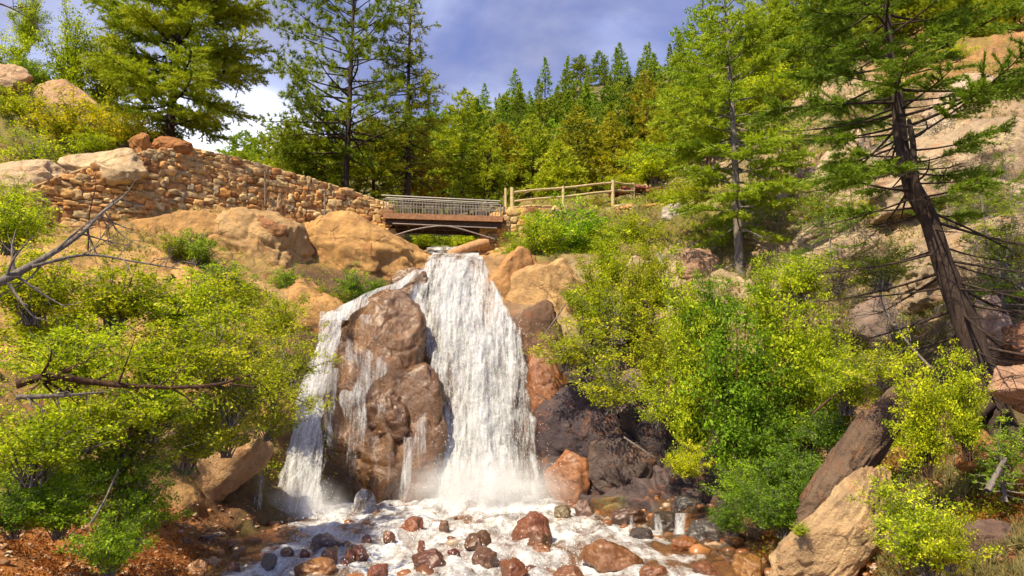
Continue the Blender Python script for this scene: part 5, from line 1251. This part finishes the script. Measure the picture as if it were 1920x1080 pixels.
DT = 'dry grey twiggy shrubs scattered on the right slope'
DRY = []
for i in range(3):
    sb, fb = shrub(1.6, 2.2, 560+i, nst=26, ntw=10, lv=4, leaf=.06, tl=.22, tone=.4); r_o = empty('dry_shrub', (0, 0, -99)); tag(r_o, 'x', 'dry shrub')
    sb.obj('stems', M['barkgrey'], r_o); fb.obj('foliage', M['twigleaf'], r_o); DRY.append(r_o)
rg = np.random.default_rng(41)
for k in range(64):
    px = rg.uniform(1380, 1930); pb = rg.uniform(250, 680)
    if pb < 1150-.5*px: continue
    g = ground(px, pb)[0]; put(DRY[k % 3], g-np.array([0, 0, .1]), k*1.3, rg.uniform(.55, 1.15), 'dry grey twiggy shrub, one of those dotting the pale right slope', DT)
for q in DRY:
    if q.location.z < -50: q.location = tuple(ground(1500, 500)[0])
# ---- ground cover: scattered leaf tufts (nobody could count them)
def cover(name, label, regions, n, size, mat, lv, seed, c=(1, 1, 1), cr=.12, grass=False, tone=.5):
    rg = np.random.default_rng(seed); fb = MB(); P0 = []
    for (x0, x1, y0, y1, w) in regions:
        m = (GX > x0) & (GX < x1) & (GY > y0) & (GY < y1) & (nrm[..., 2] > .12)
        cl = fbm(T.reshape(-1, 3)*.7+seed, 3, seed).reshape(GX.shape); m &= cl > -.08
        idx = np.flatnonzero(m.ravel()); k = int(n*w)
        if len(idx) == 0: continue
        area = (_d[idx])**0.; P0.append(Tf[rg.choice(idx, k)])
    p = np.concatenate(P0)+rg.normal(0, .06, (sum(len(a) for a in P0), 3))
    if grass: needles(fb, p, np.tile([0, 0, 1.], (len(p), 1)), size, size*.11, lv, .55, rg, tone)
    else:
        pp = np.repeat(p, lv, 0)+np.abs(rg.normal(0, cr, (len(p)*lv, 3)))*np.array([1, 1, 1.]); leaves(fb, pp, size, rg, .5, np.repeat(rg.uniform(tone-.25, tone+.25, len(p)), lv))
    o = fb.obj(name, M[mat], color=c); tag(o, label, 'ground cover', kind='stuff'); return o
cover('undergrowth', 'low green leafy ground cover on the banks around the bridge and upper slopes', [(940, 1320, 372, 480, 1.), (-200, 420, -50, 330, .8), (1280, 1560, 200, 460, .7), (-300, 620, 430, 900, .5), (1250, 1700, 560, 860, .8), (1650, 2100, -50, 150, .5)], 9000, .06, 'leaf', 7, 801, LG)
cover('dry_grass', 'tufts of dry straw coloured grass on the pale right slope and soil banks', [(1300, 2100, 120, 660, 1.2), (1640, 2000, 880, 1100, .3), (200, 760, 380, 480, .2), (1000, 1400, 360, 460, .5)], 11000, .20, 'twigleaf', 7, 802, (1, 1, 1), grass=True)
cover('scrub', 'low olive scrub scattered on the right slope', [(1300, 2100, 200, 700, 1.), (1400, 1900, 860, 1080, .2)], 11000, .06, 'leaf', 8, 803, (.75, .7, .75), cr=.16)
cover('leaf_litter', 'red brown fallen leaves and dead sprigs on the soil banks', [(-200, 420, 960, 1100, .5), (1420, 2100, 860, 1100, 2.), (1500, 1900, 560, 860, .5)], 5000, .05, 'twigleaf', 5, 804, (1.1, .42, .22), cr=.05)
# ---------------------------------------------------------------- sky and sun
SUN_EL = R(52); SUN_AZ = R(SUNAZ)   # azimuth measured clockwise from +Y (away from the camera)
w = bpy.data.worlds.new('World'); scene.world = w; w.use_nodes = True; nt = w.node_tree; nt.nodes.clear(); L = nt.links
out = N(nt, 'ShaderNodeOutputWorld'); bg = N(nt, 'ShaderNodeBackground'); bg.inputs[1].default_value = SKY
sky = N(nt, 'ShaderNodeTexSky', sky_type='NISHITA'); sky.sun_disc = False; sky.sun_elevation = SUN_EL; sky.sun_rotation = SUN_AZ; sky.altitude = 2000
tc = N(nt, 'ShaderNodeTexCoord').outputs['Generated']
mp = N(nt, 'ShaderNodeMapping'); mp.inputs['Scale'].default_value = (1, 1, 1.9); mp.inputs['Location'].default_value = (.35, 0, .1); L.new(tc, mp.inputs[0])
c1 = noise(nt, mp.outputs[0], 2.3, 7, .52, .35); c2 = noise(nt, mp.outputs[0], 5.5, 6, .55, .2)
# cloud bank: thicker to the left, thin veil to the right
sx = N(nt, 'ShaderNodeSeparateXYZ'); L.new(tc, sx.inputs[0])
leftish = maprange(nt, sx.outputs[0], -.08, -.32, 0., .18)
hole = maprange(nt, sx.outputs[0], -.42, -.62, 0., -.16)
def blob(px, py, r, k):
    dd = P(px, py, 10.)-np.array([0, 0, EYE]); dd /= np.linalg.norm(dd)
    ds_ = N(nt, 'ShaderNodeVectorMath', operation='DISTANCE'); L.new(tc, ds_.inputs[0]); ds_.inputs[1].default_value = tuple(dd)
    return maprange(nt, mathn(nt, 'ADD', ds_.outputs['Value'], mathn(nt, 'MULTIPLY', mathn(nt, 'SUBTRACT', c2, .5), .35)), 0., r, k, 0.)
hole = mathn(nt, 'ADD', hole, mathn(nt, 'ADD', blob(505, 215, .13, .30), mathn(nt, 'ADD', blob(80, 60, .16, .26), blob(700, 60, .22, -.10))))
cf = mathn(nt, 'ADD', mathn(nt, 'ADD', c1, leftish), hole)
cov = maprange(nt, cf, .36, .58)
skyc = mixc(nt, sky.outputs[0], (.66, .66, .98), 1., 'MULTIPLY')
cc = ramp(nt, [(.36, (1.15, 1.25, 2.0)), (.5, (1.9, 2.0, 2.9)), (.62, (2.9, 3.2, 4.6)), (.74, (8.5, 8.5, 9))])
low = maprange(nt, sx.outputs[2], .42, .20, -.05, .10)
L.new(mathn(nt, 'ADD', mathn(nt, 'ADD', mathn(nt, 'MULTIPLY', c2, .5), mathn(nt, 'MULTIPLY', cf, .5)), mathn(nt, 'MULTIPLY', low, mathn(nt, 'MULTIPLY', leftish, 8.))), cc.inputs[0])
L.new(mixc(nt, skyc, cc.outputs[0], mathn(nt, 'MULTIPLY', cov, .85)), bg.inputs[0]); L.new(bg.outputs[0], out.inputs[0])
sl_ = bpy.data.lights.new('sun', 'SUN'); sl_.energy = SUNP; sl_.angle = R(.5); sl_.color = (1, .87, .62)
so = bpy.data.objects.new('sun', sl_); col.objects.link(so)
d = Vector((math.sin(SUN_AZ)*math.cos(SUN_EL), math.cos(SUN_AZ)*math.cos(SUN_EL), math.sin(SUN_EL)))
so.rotation_euler = d.to_track_quat('Z', 'Y').to_euler(); so.location = (0, 0, 60)
vs = scene.view_settings; scene.display_settings.display_device = 'sRGB'
vs.view_transform = 'Standard'; vs.look = 'None'; vs.gamma = 1; vs.use_curve_mapping = False; vs.exposure = EXPO
scene.render.engine = 'CYCLES'; scene.cycles.max_bounces = 5; scene.cycles.volume_bounces = 3; scene.cycles.volume_step_rate = 2.; scene.cycles.diffuse_bounces = 3; scene.cycles.glossy_bounces = 2; scene.cycles.transmission_bounces = 3; scene.cycles.transparent_max_bounces = 10; scene.cycles.use_adaptive_sampling = True; scene.cycles.adaptive_threshold = .03; scene.cycles.use_denoising = True
